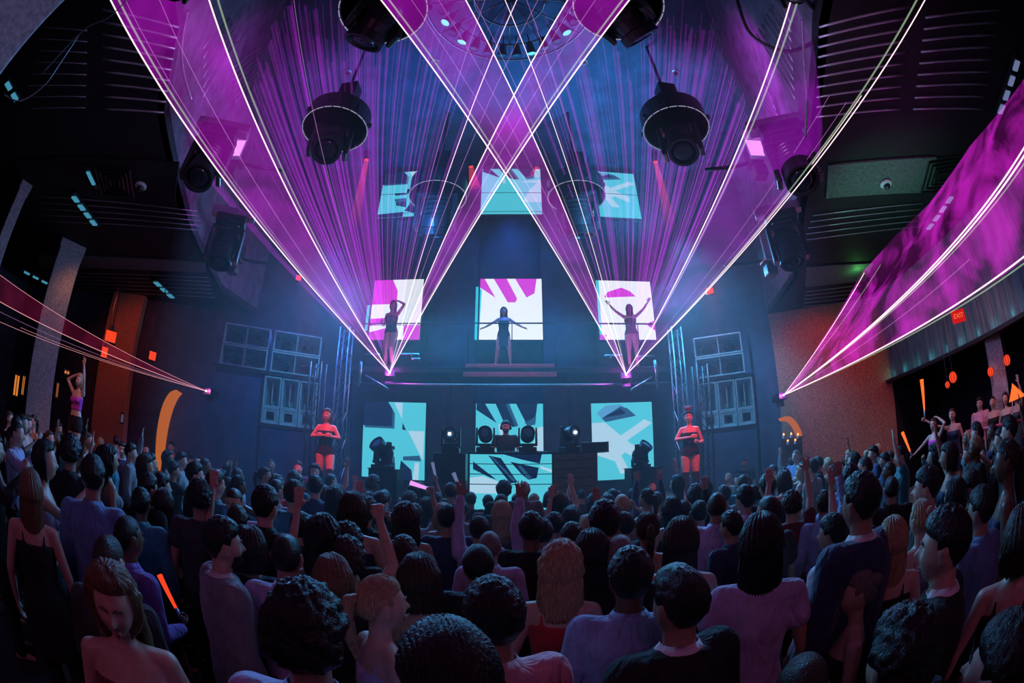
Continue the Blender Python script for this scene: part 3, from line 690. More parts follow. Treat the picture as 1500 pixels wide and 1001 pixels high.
def redbox(x,y,hd,w,h,label,rot=0):
    c=onH(x,y,hd); t=thing('red_spotlight',label,'spotlight',c,-math.atan2(c.x,c.y)+rot)
    mb=MB(); mb.box((0,0,0),(w,.16,h),taper=.8); mb.build('housing',M['metal'],t,bevel=.02)
    mb=MB(); mb.box((0,-.085,0),(w*.86,.02,h*.8)); mb.build('lens',M['lanternred'],t,bevel=.005)
    mb=MB(); mb.box((0,.02,h/2+.05),(w*.3,.04,.12)); mb.tube([(0,0,h/2+.1),(0,0,5.56-c.z)],.012,6); mb.build('bracket',M['metal'],t)
redbox(162,494,10.5,.34,.30,'red glowing square lamp above the orange stucco pier'); redbox(222,522,10.8,.22,.24,'smaller red glowing lamp nearer the arched alcove',.3); redbox(153,517,11.2,.2,.3,'dim red glowing lamp below the square red one')
redbox(437,409,9.4,.14,.14,'small red lamp glowing in the haze above the left speaker stack'); redbox(1040,428,9.2,.2,.16,'red lamp glowing in the haze above the right speaker stack')
light('POINT','lamp_glow_left',onH(441,409,9.2),(1,.03,.03),14,size=.05); light('POINT','lamp_glow_right',onH(1036,428,9.0),(1,.03,.03),26,size=.05)
light('POINT','laser_hit_glow',onZ(1260,405,5.38),(.2,1,.25),3.5,size=.04)
# exit sign
c=onH(1404,463,9.2); t=thing('exit_sign','red glowing exit sign hanging before the right bay wall','exit sign',c,-math.atan2(c.x,c.y)+.35)
mb=MB(); mb.box((0,.02,0),(.34,.05,.24)); mb.build('housing',emis('exit_red',(.75,.012,.015),.8,False),t,bevel=.01)
fc=bpy.data.curves.new('lettering','FONT'); fc.body='EXIT'; fc.size=.13; fc.extrude=.004; fc.align_x='CENTER'; fc.align_y='CENTER'
tmpo=bpy.data.objects.new('tmp',fc); COL.objects.link(tmpo); bpy.context.view_layer.update()
lm=bpy.data.meshes.new_from_object(tmpo.evaluated_get(bpy.context.evaluated_depsgraph_get())); bpy.data.objects.remove(tmpo); lm.materials.clear(); lm.materials.append(emis('exit_letters',(1.0,.16,.06),1.0,False))
fo=bpy.data.objects.new('lettering',lm); COL.objects.link(fo); fo.parent=t; fo.location=(0,-.012,0); fo.rotation_euler=(PI/2,0,0)
mb=MB(); mb.tube([(0,.02,.12),(0,.02,5.56-c.z)],.01,6); mb.build('rod',M['metal'],t)
# scalloped valance with uplights over the right recess
zb=3.28; A=VA.copy(); B=VB.copy(); A.z=B.z=0
M['valance']=mat('valance_fabric',(.10,.15,.17),.9,scale=3,var=.35,bump=.4,stretch=(8,8,.6)); 
t=struct(thing('wall_valance',None,None,(0,0,0)))
mb=MB(); n=120; d=B-A; nn=Vector((-d.y,d.x,0)).normalized(); 
if nn.dot(A)<0: nn=-nn
rows=[]
for zz in (zb+.0,zb+.25,zb+.6,5.6):
    rows.append([mb.v(A+d*(k/n*1.5-.0)+nn*(.05*math.sin(k*1.05)*(1 if zz<4 else .4))+Vector((0,0,zz))) for k in range(n+1)])
for R0,R1 in zip(rows,rows[1:]):
    for k in range(n): mb.f([R0[k],R0[k+1],R1[k+1],R1[k]])
mb.build('drape',M['valance'],t,smooth=True)
mb=MB(); mb.box(A+d*.75+Vector((0,0,zb-.05))-nn*.1,(d.length*1.5,.3,.08),Matrix.Rotation(math.atan2(d.y,d.x),3,'Z')); mb.build('shelf',M['soffit'],t)
for k in range(11):
    p=A+d*(.03+k*.115)-nn*.12+Vector((0,0,zb+.03))
    o=light('POINT','valance_uplight',p+Vector((0,0,.06)),(.08,.75,.8),.55,size=.03)
# ------------------------------------------------------------------ LED screens
CYA=(.085,.58,.72); LT=(.42,.66,.82); NV=(.004,.011,.05); SL=(.02,.09,.19); MG=(.66,.03,.66); WH=(.86,.90,.96); CB=(.04,.62,.80)
LED={}
def led(c,k=1.0):
    key=(c,k)
    if key not in LED: LED[key]=emis('led_%d'%len(LED),c,k)
    return LED[key]
def screen(name,label,x0,x1,z0,z1,Y,base,polys,k=1.0,seams=()):
    """flat LED wall: cabinet with a lit face made of the picture's flat shapes"""
    t=thing(name,label,'led screen',((x0+x1)/2,Y,z0)); w=x1-x0; h=z1-z0
    mb=MB(); mb.box((0,.08,h/2),(w+.06,.12,h+.06)); mb.build('cabinet',M['plastic'],t,bevel=.01)
    mats=[led(base,k)]; mb=MB(); mb.quad((-w/2,0,0),(w/2,0,0),(w/2,0,h),(-w/2,0,h))
    for i,(c,pts) in enumerate(polys):
        m=led(c,k)
        if m not in mats: mats.append(m)
        mb.m=mats.index(m); y=-.0006*(i+1)
        mb.f([mb.v((-w/2+min(1,max(0,u))*w,y,h-min(1,max(0,v))*h)) for u,v in pts][::-1])
    ds_=mb.build('display',mats,t)
    if z0>8:
        for sx in (-w*.4,w*.4): mb=MB(); mb.tube([(sx,.08,h),(sx,.08,11.0-z0)],.015,6); mb.build('suspension_cable',M['metal'],t)
    if seams:
        mb=MB()
        for v in seams: mb.box((0,-.012,h-v*h),(w,.006,.014))
        mb.build('seam',M['plastic'],ds_)
    return t
def nz(pts,ox,oy,s,sy=None): return [((x-ox)/s,(y-oy)/(sy or s)) for x,y in pts]
W=637
cen=[(NV,[(265,15),(345,15),(455,200),(262,75)]),(NV,[(445,15),(560,15),(650,225),(610,240),(520,185)]),(SL,[(540,15),(575,15),(660,225),(635,240)]),
 (NV,[(640,15),(842,15),(825,140),(730,195)]),(SL,[(720,195),(830,140),(820,215),(750,235)]),(LT,[(640,290),(895,235),(895,680),(700,680),(760,470),(850,300)]),(LT,[(470,215),(505,215),(520,300),(490,330)])]
cenl=[(c,nz(p,258,15,W,640*2.02/1.71)) for c,p in cen]
lef=[(NV,[(85,75),(320,75),(365,140),(365,300),(85,300)]),(SL,[(365,140),(390,180),(390,320),(100,320),(100,300),(365,300)]),(NV,[(465,260),(502,330),(465,325)]),
 (NV,[(250,475),(400,480),(400,512),(260,520)]),(SL,[(255,585),(400,575),(405,640),(290,660)]),(NV,[(285,650),(405,630),(410,740),(290,700)]),(SL,[(480,570),(630,555),(650,605),(480,605)]),(NV,[(460,605),(560,690),(570,870),(400,800),(450,690)]),
 (LT,[(380,80),(460,80),(460,230)]),(LT,[(520,335),(670,335),(665,600)]),(LT,[(590,620),(630,620),(625,860),(570,860)]),(NV,[(85,840),(390,820),(390,1000),(85,1000)])]
lefl=[(c,nz(p,85,75,595,595*2.02/1.71)) for c,p in lef]
rig=[(LT,[(108,270),(240,270),(480,470),(620,560),(610,660),(430,560),(330,640),(108,560)]),(LT,[(390,400),(640,250),(720,290),(450,450)]),(LT,[(330,560),(400,600),(480,760),(380,760),(330,640)]),
 ((.10,.34,.62),[(160,180),(250,110),(400,100),(440,125),(205,225)]),(SL,[(205,230),(400,120),(470,140),(555,215),(250,265)]),(NV,[(215,225),(400,140),(450,180),(440,195)])]
rigl=[(c,nz(p,108,85,617,617*2.02/1.71)) for c,p in rig]
def squash(P): return [(c,[(u,v*1.18*.72) for u,v in p]) for c,p in P]
YL=11.0
screen('led_screen','lower left LED screen showing cyan and navy shapes beside the DJ booth',-3.93,-2.22,1.6,3.62,YL,CYA,lefl)
screen('led_screen','lower centre LED screen of cyan rays directly behind the DJ',-.92,.79,1.6,3.62,YL,CYA,cenl)
screen('led_screen','lower right LED screen of pale crossing bands over cyan',2.04,3.70,1.6,3.61,YL,CYA,rigl)
MGL=[(MG,[(0,0),(.38,0),(.5,.2),(.5,.42),(0,.42)]),(MG,[(0,.66),(.40,.64),(.42,.7),(0,.78)]),(MG,[(.0,.88),(.4,.80),(.4,1),(0,1)]),(MG,[(.68,.77),(1,.77),(1,1),(.68,1)]),((.75,.8,.86),[(.66,0),(.98,0),(.98,.74),(.66,.74)])]
screen('led_screen','middle left LED screen in white and magenta behind a dancer with a raised arm',-3.96,-2.49,5.33,7.12,YL,WH,MGL,1.0,(.765,))
MGC=[(MG,[(0,0),(.07,0),(.25,.32),(0,.15)]),(MG,[(.22,0),(.43,0),(.6,.34),(.57,.4),(.45,.4)]),(MG,[(.57,0),(.92,0),(.88,.25),(.75,.32)]),(CB,[(0,.16),(.03,.2),(.0,1)])]
screen('led_screen','middle centre LED screen with magenta rays on white behind the dancing silhouette',-.88,.82,5.33,7.10,YL,WH,MGC,1.05,(.75,))
MGR=[(MG,[(.13,.28),(.2,.2),(.45,.12),(.6,.18),(.7,.27),(.15,.3)]),(MG,[(.83,.74),(1,.68),(1,.85)]),(MG,[(0,.92),(.12,.92),(.1,1),(0,1)]),(CB,[(0,0),(.05,0),(.04,.92),(0,.92)])]
screen('led_screen','middle right LED screen of white with a magenta wedge behind the red haired dancer',2.36,3.98,5.33,7.08,YL,WH,MGR,1.0,(.75,))
def side_strip(x,z0,z1,label):
    t=thing('led_strip',label,'led strip',(x,YL,z0)); mb=MB(); mb.box((0,.12,-.5),(.05,.03,1.1+z1-z0)); mb.build('mounting_rail',M['metal'],t); mb=MB(); mb.box((0,0,(z1-z0)/2),(.07,.03,z1-z0)); mb.build('diffuser',led(CB,.9),t); mb=MB(); mb.box((0,.04,(z1-z0)/2),(.09,.05,z1-z0+.02)); mb.build('channel',M['plastic'],t)
side_strip(-4.06,5.6,6.35,'cyan light strip on the outer edge of the middle left screen'); side_strip(-.96,5.33,6.85,'cyan light strip on the edge of the middle centre screen')
YT=10.2
screen('led_screen','top left LED screen with cyan bars and a navy block under the ceiling',-3.90,-2.36,8.75,10.44,YT,CYA,squash(lefl),.95,(.5,.93))
screen('led_screen','top centre LED screen of cyan rays under the crossing laser beams',-.88,.84,8.74,10.41,YT,CYA,squash(cenl),.95,(.55,.95))
screen('led_screen','top right LED screen of pale bands under the ceiling',2.2,3.72,8.72,10.40,YT,CYA,squash(rigl),.95,(.5,))
# ------------------------------------------------------------------ gantry with the dancers
def pipe(name,label,pts,r=.025):
    o=MB(); o.tube([p-GT.location for p in pts],r,10); q=o.build('brace_pipe',M['metalgrey'],GT,smooth=True)
t=thing('gantry','dark steel gantry carrying the three dancers above the DJ booth','gantry',(0,10.25,4.33)); GT=t
mb=MB(); mb.box((0,.3,-.07),(8.5,1.2,.14)); mb.build('deck',M['metal'],t,bevel=.01)
for s in (-4.2,-1.55,1.4,4.2):
    mb=MB(); mb.box((s,.25,-2.2),(.10,.10,4.2)); mb.build('post',M['metal'],t)
mb=MB(); mb.tube([(-4.2,-.28,-.42),(4.2,-.28,-.42)],.03,10); mb.build('lower_rail',M['metalgrey'],t,smooth=True)
mb=MB(); mb.tube([(-4.2,-.25,1.12),(4.2,-.25,1.12)],.016,8); mb.build('hand_rail',M['metal'],t,smooth=True)
for k in range(9):
    mb=MB(); x=-4.2+8.4*k/8; mb.tube([(x,-.25,0),(x,-.25,1.12)],.012,8); mb.build('baluster',M['metal'],t,smooth=True)
M['redmat']=mat('red_light_tint',(.55,.06,.10),.35,scale=6,var=.15)  # red light on the platform edge put into the base colour
t=thing('dance_podium','low podium under the centre dancer, coloured red for the red light on it','podium',(-.05,10.35,4.335))
mb=MB(); mb.box((0,0,.045),(2.1,.75,.09)); mb.build('top',M['redmat'],t,bevel=.015)
mb=MB(); mb.box((0,-.38,-.17),(2.2,.05,.12)); mb.build('front_strip',M['redmat'],t,bevel=.01)
# screens' dark dividing piers
for x0,x1,l in ((-2.18,-.96,'3'),(.83,2.0,'4')):
    mb=MB(); mb.box(((x0+x1)/2,11.25,5.5),(x1-x0,.3,11)); struct(mb.build('wall_pier_'+l,M['wall']))
# truss towers either side
def truss(x,y,z0,z1,label,tm='metalgrey'):
    t=thing('truss_tower',label,'truss',(x,y,z0)); h=z1-z0; a=.13
    for sx in (-a,a):
        for sy in (-a,a):
            mb=MB(); mb.tube([(sx,sy,0),(sx,sy,h)],.024,8); mb.build('chord',M[tm],t,smooth=True)
    mb=MB(); n=int(h/.32)
    for k in range(n):
        z=k*h/n; z2=(k+1)*h/n; s=1 if k%2 else -1
        for sy in (-a,a): mb.tube([(-a*s,sy,z),(a*s,sy,z2)],.009,5)
        for sx in (-a,a): mb.tube([(sx,-a*s,z),(sx,a*s,z2)],.009,5)
    mb.build('lattice',M[tm],t)
    mb=MB(); mb.box((0,0,-.0),(.4,.4,.03)); mb.build('base_plate',M['metal'],t)
truss(-4.05,9.6,1.17,5.2,'lattice truss tower left of the lower left screen'); truss(3.98,9.6,1.17,5.2,'lattice truss tower right of the lower right screen')
truss(-4.1,8.3,1.17,4.0,'short lattice truss tower behind the left podium dancer','metal'); truss(4.05,8.5,1.17,4.0,'short lattice truss tower behind the right podium dancer','metal')
pipe('truss_pipe','slanting pale pipe under the left laser',[onH(535,550,10.2),onH(568,570,10.0)],.03); pipe('truss_pipe','slanting pale pipe under the right laser',[onH(955,553,10.0),onH(924,572,9.8)],.03)
pipe('truss_pipe','bent pale pipe beside the left laser',[onH(529,530,9.9),onH(528,542,9.9),onH(525,566,9.9)],.035); pipe('truss_pipe','bent pale pipe beside the right laser',[onH(959,528,9.9),onH(961,540,9.9),onH(964,570,9.9)],.035)
def rig_bar(x,y,w,hd,label):
    c=onH(x,y,hd); t=thing('rig_bar',label,'rig bar',c); mb=MB(); mb.tube([(-w/2,0,0),(w/2,0,0)],.02,8); mb.build('bar',M['metalgrey'],t,smooth=True)
    mb=MB(); mb.tube([(0,.02,-.0),(0,.35,.02)],.012,6); mb.build('arm',M['metal'],t,smooth=True)
rig_bar(600,519,.45,10.05,'bright bar at the feet of the left dancer'); rig_bar(545,519,.4,10.05,'bright bar left of the left laser')
rig_bar(898,521,.4,9.85,'bright bar left of the right laser'); rig_bar(946,522,.42,9.85,'bright bar right of the right laser'); rig_bar(609,526,.2,10.05,'short bright bar below the one at the left dancer')
# ------------------------------------------------------------------ moving heads
M['bulb']=emis('bulb_white',(.8,.9,1),4,False); M['lenslit']=emis('lens_lit',(.75,.85,1.0),1.2,False); M['lenspurple']=emis('lens_purple',(.9,.35,1.0),1.0,False)
def moving_head(label,loc,rot=(0,0,0),s=1.0,tilt=0,lens='glassblue',group=None,hang=False,name='moving_head_light'):
    t=thing(name,label,'moving head light',loc,0,group,rot,s)
    k=-1 if hang else 1
    mb=MB(); mb.box((0,0,k*.05),(.34,.24,.10)); mb.box((0,0,k*.11),(.22,.18,.03)); mb.build('base',M['plastic'],t,bevel=.015)
    mb=MB()
    for sx in (-1,1): mb.box((sx*.165,0,k*.30),(.045,.13,.36),taper=.7 if not hang else 1.0)
    mb.box((0,0,k*.145),(.37,.15,.05)); mb.build('yoke',M['plastic'],t,bevel=.012)
    R=Matrix.Rotation(tilt,3,'X')
    mb=MB(); mb.lathe([(.001,-.20),(.07,-.20),(.11,-.16),(.128,-.06),(.13,.05),(.12,.12),(.135,.13),(.135,.19),(.115,.19),(.11,.17),(.001,.17)],28,(0,0,k*.34),R); hd_=mb.build('head',M['plastic'],t,smooth=False)
    mb=MB(); mb.lathe([(.001,.172),(.06,.185),(.108,.172)][::-1],24,(0,0,k*.34),R); mb.build('lens',M['glassblue' if lens=='lenslit' else lens],hd_,smooth=True)
    if lens=='lenslit': mb=MB(); ball(mb,R@Vector((0,0,.20))+Vector((0,0,k*.34)),(.03,.03,.03),12,8); mb.build('bulb',M['bulb'],hd_,smooth=True)
    mb=MB()
    for z in (-.12,-.08,-.04,0): mb.lathe([(.128,z),(.136,z+.008),(.128,z+.016)],28,(0,0,k*.34),R)
    mb.build('cooling_fins',M['metal'],hd_)
    return t
def glint(t): pass
moving_head('black moving head light standing left of the DJ',(onY(711,663,7.95)),(0,0,0),.95,.9+PI/2*.3)
moving_head('black moving head light standing right of the DJ',(onY(773,663,7.95)),(0,0,0),.95,.9+PI/2*.3)
# booth
zt=2.24; Yb=7.6
t=thing('dj_booth','DJ booth with an LED front of cyan and navy rays','dj booth',(-.02,Yb,0))
mb=MB(); mb.box((0,.35,zt/2+.0),(1.42,.68,zt-.02)); mb.build('body',M['plastic'],t,bevel=.01)
mb=MB(); mb.box((0,.35,zt+.005),(1.5,.74,.03)); mb.build('counter',M['metal'],t,bevel=.006)
bp=[(NV,[(380,520),(500,545),(660,780),(590,790)]),(NV,[(235,580),(460,755),(400,735),(235,655)]),(NV,[(590,580),(860,640),(840,740),(760,755),(700,705)]),(NV,[(530,510),(890,510),(870,600),(700,560)]),(SL,[(660,620),(690,615),(790,735),(755,750)]),(SL,[(400,530),(420,530),(640,760),(620,775)]),(LT,[(870,620),(985,660),(985,690),(880,650)]),(LT,[(205,740),(330,720),(560,800),(600,890),(205,890)])]
mats=[led(CYA,1)]; mb=MB(); w=1.42; h=1.0; z1=zt-.02; mb.quad((-w/2,0,z1-h),(w/2,0,z1-h),(w/2,0,z1),(-w/2,0,z1))
for i,(c,p) in enumerate(bp):
    m_=led(c,1)
    if m_ not in mats: mats.append(m_)
    mb.m=mats.index(m_); mb.f([mb.v((-w/2+(x-205)/780*w,-.0006*(i+1),z1-(y-510)/780*w)) for x,y in p][::-1])
for v in mb.vs: pass
fr_=mb.build('led_front',mats,t); fr_.location=(0,-.012,0)
mb=MB()
for v in (.17,.35,.53): mb.box((0,-.03,z1-v),(w,.012,.014))
mb.build('panel_seam',M['plastic'],fr_).location=(0,.012,0)
# decks on the booth
def player(x,label,wide=.34):
    t=thing('dj_player',label,'dj player',(x,Yb+.45,zt-.06)); mb=MB(); mb.box((0,0,.05),(wide,.36,.10)); mb.build('body',M['plastic'],t,bevel=.008)
    mb=MB(); mb.lathe([(.001,.115),(.11,.115),(.12,.10),(.001,.10)][::-1],28); mb.build('jog_wheel',M['metalgrey'],t)
    mb=MB(); mb.box((.0,.13,.115),(.16,.07,.01)); mb.build('display',led(SL,1),t)
player(-.48,'black DJ player at the left end of the booth'); player(.46,'black DJ player at the right end of the booth')
t=thing('dj_mixer','black DJ mixer between the two players','dj mixer',(-.02,Yb+.45,zt-.06)); mb=MB(); mb.box((0,0,.05),(.32,.36,.1)); mb.build('body',M['plastic'],t,bevel=.008)
for i in range(4):
    mb=MB(); mb.cyl((-.10+.066*i,.08,.1),(-.10+.066*i,.08,.13),.012,seg=12); mb.build('knob',M['metalgrey'],t)
    mb=MB(); mb.box((-.10+.066*i,-.06,.11),(.02,.03,.02)); mb.build('fader',M['metalgrey'],t)
# side pedestal and amp racks
def rack(x,y0,y1,w,d,label,name='equipment_rack',m='plastic',top=None):
    c=onY(x,y0,y1); t=thing(name,label,'equipment rack',(c.x,y1,0)); h=c.z
    mb=MB(); mb.box((0,d/2,h/2),(w,d,h)); mb.build('case',M[m],t,bevel=.012)
    mb=MB()
    for k in range(5): mb.box((0,-.006,h-.12-k*.16),(w*.9,.014,.012))
    mb.build('front_panel',M['metal'],t)
    mb=MB(); mb.box((0,d/2,h+.008),(w+.03,d+.03,.016)); mb.build('top',M['metal'],t)
    return t,c
rack(843,664,7.7,.80,.6,'grey brown panelled pedestal right of the DJ booth',m='wood'); 
mb=MB()
rack(560,688,7.7,.55,.5,'dark equipment case under the left screen'); rack(948,686,7.75,.62,.5,'dark equipment case under the right screen')
t=thing('flight_case','black flight case lying on the pedestal right of the booth','flight case',onY(868,664,7.95)); mb=MB(); mb.box((0,0,.10),(.52,.4,.19)); mb.build('body',M['plastic'],t,bevel=.01)
for sx in (-.25,.25): mb=MB(); mb.box((sx,-.19,.10),(.03,.03,.2)); mb.build('corner_trim',M['metalgrey'],t)
moving_head('moving head light with a lit lens on the pedestal right of the booth',onY(834,663,7.9),(0,0,.5),1.0,PI/2*.95,'lenslit')
moving_head('dark moving head light before the lower left screen',onY(560,690,7.9),(0,0,-.6),1.15,PI/2*.6)
moving_head('dark moving head light before the lower right screen',onY(940,688,7.95),(0,0,.8),1.0,PI/2*.5)
c=onY(658,664,7.9); t=thing('equipment_rack','dark stand between the left screen and the booth','equipment rack',(c.x,7.9,0)); mb=MB(); mb.box((0,.2,c.z/2),(.6,.4,c.z)); mb.build('case',M['plastic'],t,bevel=.01)
moving_head('moving head light with a lit lens between the left screen and the booth',c+Vector((0,.2,.01)),(0,0,0),1.0,PI/2*.98,'lenslit')
for x,l in ((928,'left one of two small bottles on the right equipment case'),(935,'right one of two small bottles on the right equipment case')):
    b=onY(x,685,7.85); t=thing('bottle',l,'bottle',(b.x,7.9,b.z+.0)); mb=MB(); mb.lathe([(.001,0),(.032,0),(.034,.13),(.012,.18),(.012,.22),(.001,.22)],16); mb.build('glass',M['glassblue'],t,smooth=True); mb=MB(); mb.lathe([(.014,.215),(.014,.235),(.001,.235)],12); mb.build('cap',M['plastic'],t)
# ------------------------------------------------------------------ speaker stacks
def cabinet(name,label,c,yaw,w,h,d,kind,group=None):
    t=thing(name,label,'loudspeaker',c,yaw,group)
    m=M['speaker']; th=.03
    mb=MB()
    mb.box((-w/2+th/2,0,h/2),(th,d,h)); mb.box((w/2-th/2,0,h/2),(th,d,h)); mb.box((0,0,th/2),(w-2*th,d,th)); mb.box((0,0,h-th/2),(w-2*th,d,th)); mb.box((0,d/2-th/2,h/2),(w-2*th,th,h-2*th))
    mb.build('cabinet',m,t,bevel=.006)
    iw,ih=w-2*th,h-2*th
    if kind=='horn':
        mb=MB()      # flared mouth: four panels running back to a slot
        F4=[(-iw/2,-d/2+.02,th),(iw/2,-d/2+.02,th),(iw/2,-d/2+.02,h-th),(-iw/2,-d/2+.02,h-th)]
        B4=[(-iw*.16,d/2-.06,h*.5-ih*.36),(iw*.16,d/2-.06,h*.5-ih*.36),(iw*.16,d/2-.06,h*.5+ih*.36),(-iw*.16,d/2-.06,h*.5+ih*.36)]
        f=[mb.v(p) for p in F4]; b=[mb.v(p) for p in B4]
        for k in range(4): mb.f([f[k],b[k],b[(k+1)%4],f[(k+1)%4]])
        mb.f(b); mb.build('horn',m,t)
        mb=MB(); mb.box((0,d*.1,h/2),(.035,d*.5,ih*.8)); mb.build('phase_plug',M['batten'],t,bevel=.008)
    elif kind=='sub':
        mb=MB(); mb.box((0,-d*.1,h/2),(.02,d*.7,ih)); mb.build('brace',m,t)
        for s in (-1,1):
            mb=MB(); mb.lathe([(.30*ih,0),(.34*ih,.02),(.34*ih,.0),(.30*ih,-.03),(.1*ih,-.10),(.001,-.07)],28,(s*iw*.25,d*.22,h/2),Matrix.Rotation(PI/2,3,'X')); mb.build('driver',M['rubber'],t,smooth=True)
    else:
        mb=MB(); q=ih*.66
        mb.box((-iw/2+(iw-q)/4,-d/2+.03,h/2),((iw-q)/2,.03,ih)); mb.box((iw/2-(iw-q)/4,-d/2+.03,h/2),((iw-q)/2,.03,ih)); mb.box((0,-d/2+.03,th+(ih-q)/4),(q,.03,(ih-q)/2)); mb.box((0,-d/2+.03,h-th-(ih-q)/4),(q,.03,(ih-q)/2))
        mb.build('baffle',m,t); mb=MB(); ball(mb,(0,0,h/2),(q*.3,.06,q*.3),20,12); mb.build('driver',M['rubber'],t,smooth=True)
    return t
def stack(side):
    s=-1 if side=='left' else 1
    azc=math.radians(-29.8 if s<0 else 28.8); yaw=-azc; D=10.1
    C=Vector((math.sin(azc)*D,math.cos(azc)*D,0)); U=Vector((math.cos(azc),-math.sin(azc),0))   # U points to the right in the picture
    cw=.425
    for k in range(3):
        p=C+U*((k-1)*cw)
        w_=['outer','middle','inner'][k if s<0 else 2-k]
        cabinet('loudspeaker',w_+' tall horn loudspeaker in the lower row of the '+side+' stack',(p.x,p.y,2.98),yaw,cw-.015,.68,.6,'horn','horn loudspeakers of the '+side+' stack')
        cabinet('loudspeaker',w_+' small square loudspeaker under the horns of the '+side+' stack',(p.x,p.y,2.62),yaw,cw-.015,.35,.6,'box','square loudspeakers of the '+side+' stack')
    n=2 if s<0 else 1
    for c_ in range(n):
        p=C+U*((.04 if c_==0 else -1.20) if s<0 else -.08)
        for r in range(2):
            cabinet('loudspeaker',('upper' if r else 'lower')+(' inner' if c_==0 else ' outer')+' wide bass loudspeaker high in the '+side+' stack',(p.x,p.y,3.77+r*.48),yaw,1.14,.46,.7,'sub','bass loudspeakers of the '+side+' stack')
    t=thing('speaker_shelf','dark steel shelf frame holding the '+side+' loudspeaker stack','shelf frame',C,yaw)
    for zz in (2.58,3.73):
        mb=MB(); ex=1.25 if zz>3 and s<0 else 0; mb.box((-ex/2,.05,zz),(1.4+ex,.7,.06)); mb.build('shelf',M['metal'],t)
    for sx in (-1,1): mb=MB(); mb.box((sx*.72,.42,2.4),(.07,.07,4.8)); mb.build('post',M['metal'],t)
stack('left'); stack('right')
# ------------------------------------------------------------------ hanging drums with moving heads
M['rim']=emis('rim_light',(.50,.48,.72),.55,False)
def drum(x,y,label,hlabel,tilt,az,head=2.2,down=True):
    p=onZ(x,y,8.0); t=thing('hanging_drum',label,'hanging drum',p)
    R=.68
    mb=MB(); mb.lathe([(R,-.0),(R,.42),(R-.03,.42),(R-.03,.02),(R-.03,0)],48); mb.build('shell',M['plastic'],t)
    mb=MB(); mb.lathe([(.001,.40),(R-.02,.40),(R-.02,.43),(.001,.43)],48); mb.build('top_plate',M['plastic'],t)
    for k in range(24):
        a0=2*PI*(k+.08)/24; a1=2*PI*(k+.92)/24; mb=MB(); mb.tube([(math.cos(a0+(a1-a0)*j/4)*R,math.sin(a0+(a1-a0)*j/4)*R,-.012) for j in range(5)],.010,6); mb.build('rim_light',M['rim'],t)
    for k in range(8): a=2*PI*k/8+.2; mb=MB(); mb.box((math.cos(a)*(R+.03),math.sin(a)*(R+.03),.12),(.05,.05,.10)); mb.build('lug',M['metal'],t)
    mb=MB(); mb.tube([(0,0,.42),(0,0,11-p.z)],.035,10); mb.build('pole',M['metal'],t,smooth=True)
    mb=MB(); mb.box((0,0,.66),(.52,.46,.46)); mb.box((.05,0,1.1),(.40,.36,.5)); mb.build('winch_box',M['plastic'],t,bevel=.03)
    h=moving_head(hlabel,p+Vector((0,0,.37)),(0,0,az),head,tilt,hang=True,lens='glassdark')
    return t
drum(490,190,'hanging drum with a thin lit rim on the far left side','moving head light hanging under the drum on the far left side',-.5+PI,.4)
drum(641,289,'hanging drum with a lit rim before the top left screen','moving head light hanging under the drum before the top left screen',.4+PI,.1,2.6)
drum(845,289,'hanging drum with a lit rim before the top right screen','moving head light hanging under the drum before the top right screen',.3+PI,-.3,2.6)
drum(991,190,'hanging drum with a lit rim on the far right side','moving head light hanging under the drum on the far right side',-.4+PI,-.5)
drum(560,14,'big near hanging drum cut by the top edge, left of the chandelier','moving head light under the near drum left of the chandelier',.6+PI,.8)
drum(907,8,'big near hanging drum cut by the top edge, right of the chandelier','moving head light under the near drum right of the chandelier',.9+PI,-.9)
# central wheel chandelier with lamps round it
c=Vector((-.05,4.25,10.3)); t=thing('wheel_chandelier','large wheel chandelier of rings and spokes with lamps, top centre','chandelier',c)
for r in (.7,1.25,1.7):
    mb=MB(); mb.tube([(math.cos(2*PI*k/48)*r,math.sin(2*PI*k/48)*r,0) for k in range(49)],.03,8); mb.build('ring',M['metalgrey'],t,smooth=True)
for k in range(12):
    a=2*PI*k/12; mb=MB(); mb.tube([(0,0,.05),(math.cos(a)*1.7,math.sin(a)*1.7,0)],.02,6); mb.build('spoke',M['metalgrey'],t,smooth=True)
mb=MB(); mb.tube([(0,0,0),(0,0,.7)],.06,12); mb.build('stem',M['metal'],t,smooth=True)
M['parlens']=emis('par_lens',(.12,.60,.75),1.6,False)
for k in range(14):
    a=PI*(1.0-k/13*1.0); r=1.25; p=c+Vector((math.cos(a)*r,math.sin(a)*r,-.30))
    q=thing('par_can',['leftmost','second','third','fourth','fifth','sixth','seventh','eighth','ninth','tenth','eleventh','twelfth','thirteenth','rightmost'][k]+(' par lamp' if k in(0,13) else ' par lamp from the left')+' of those hung round the wheel chandelier','par can',p,0,'par cans round the chandelier',rot=(math.cos(a+PI/2)*.0+.5*math.sin(a),-.5*math.cos(a),0))
    mb=MB(); mb.lathe([(.001,.20),(.06,.20),(.085,.05),(.11,-.12),(.10,-.12),(.08,.0)][::-1],20); mb.build('housing',M['metalgrey'],q,smooth=False)
    mb=MB(); mb.lathe([(.001,-.10),(.10,-.10)],20); mb.build('lens',M['parlens'] if k in (1,3,8,11) else M['glassblue'],q)
    mb=MB(); mb.tube([(0,0,.18),(0,0,.42)],.012,6); mb.build('hook',M['metal'],q)
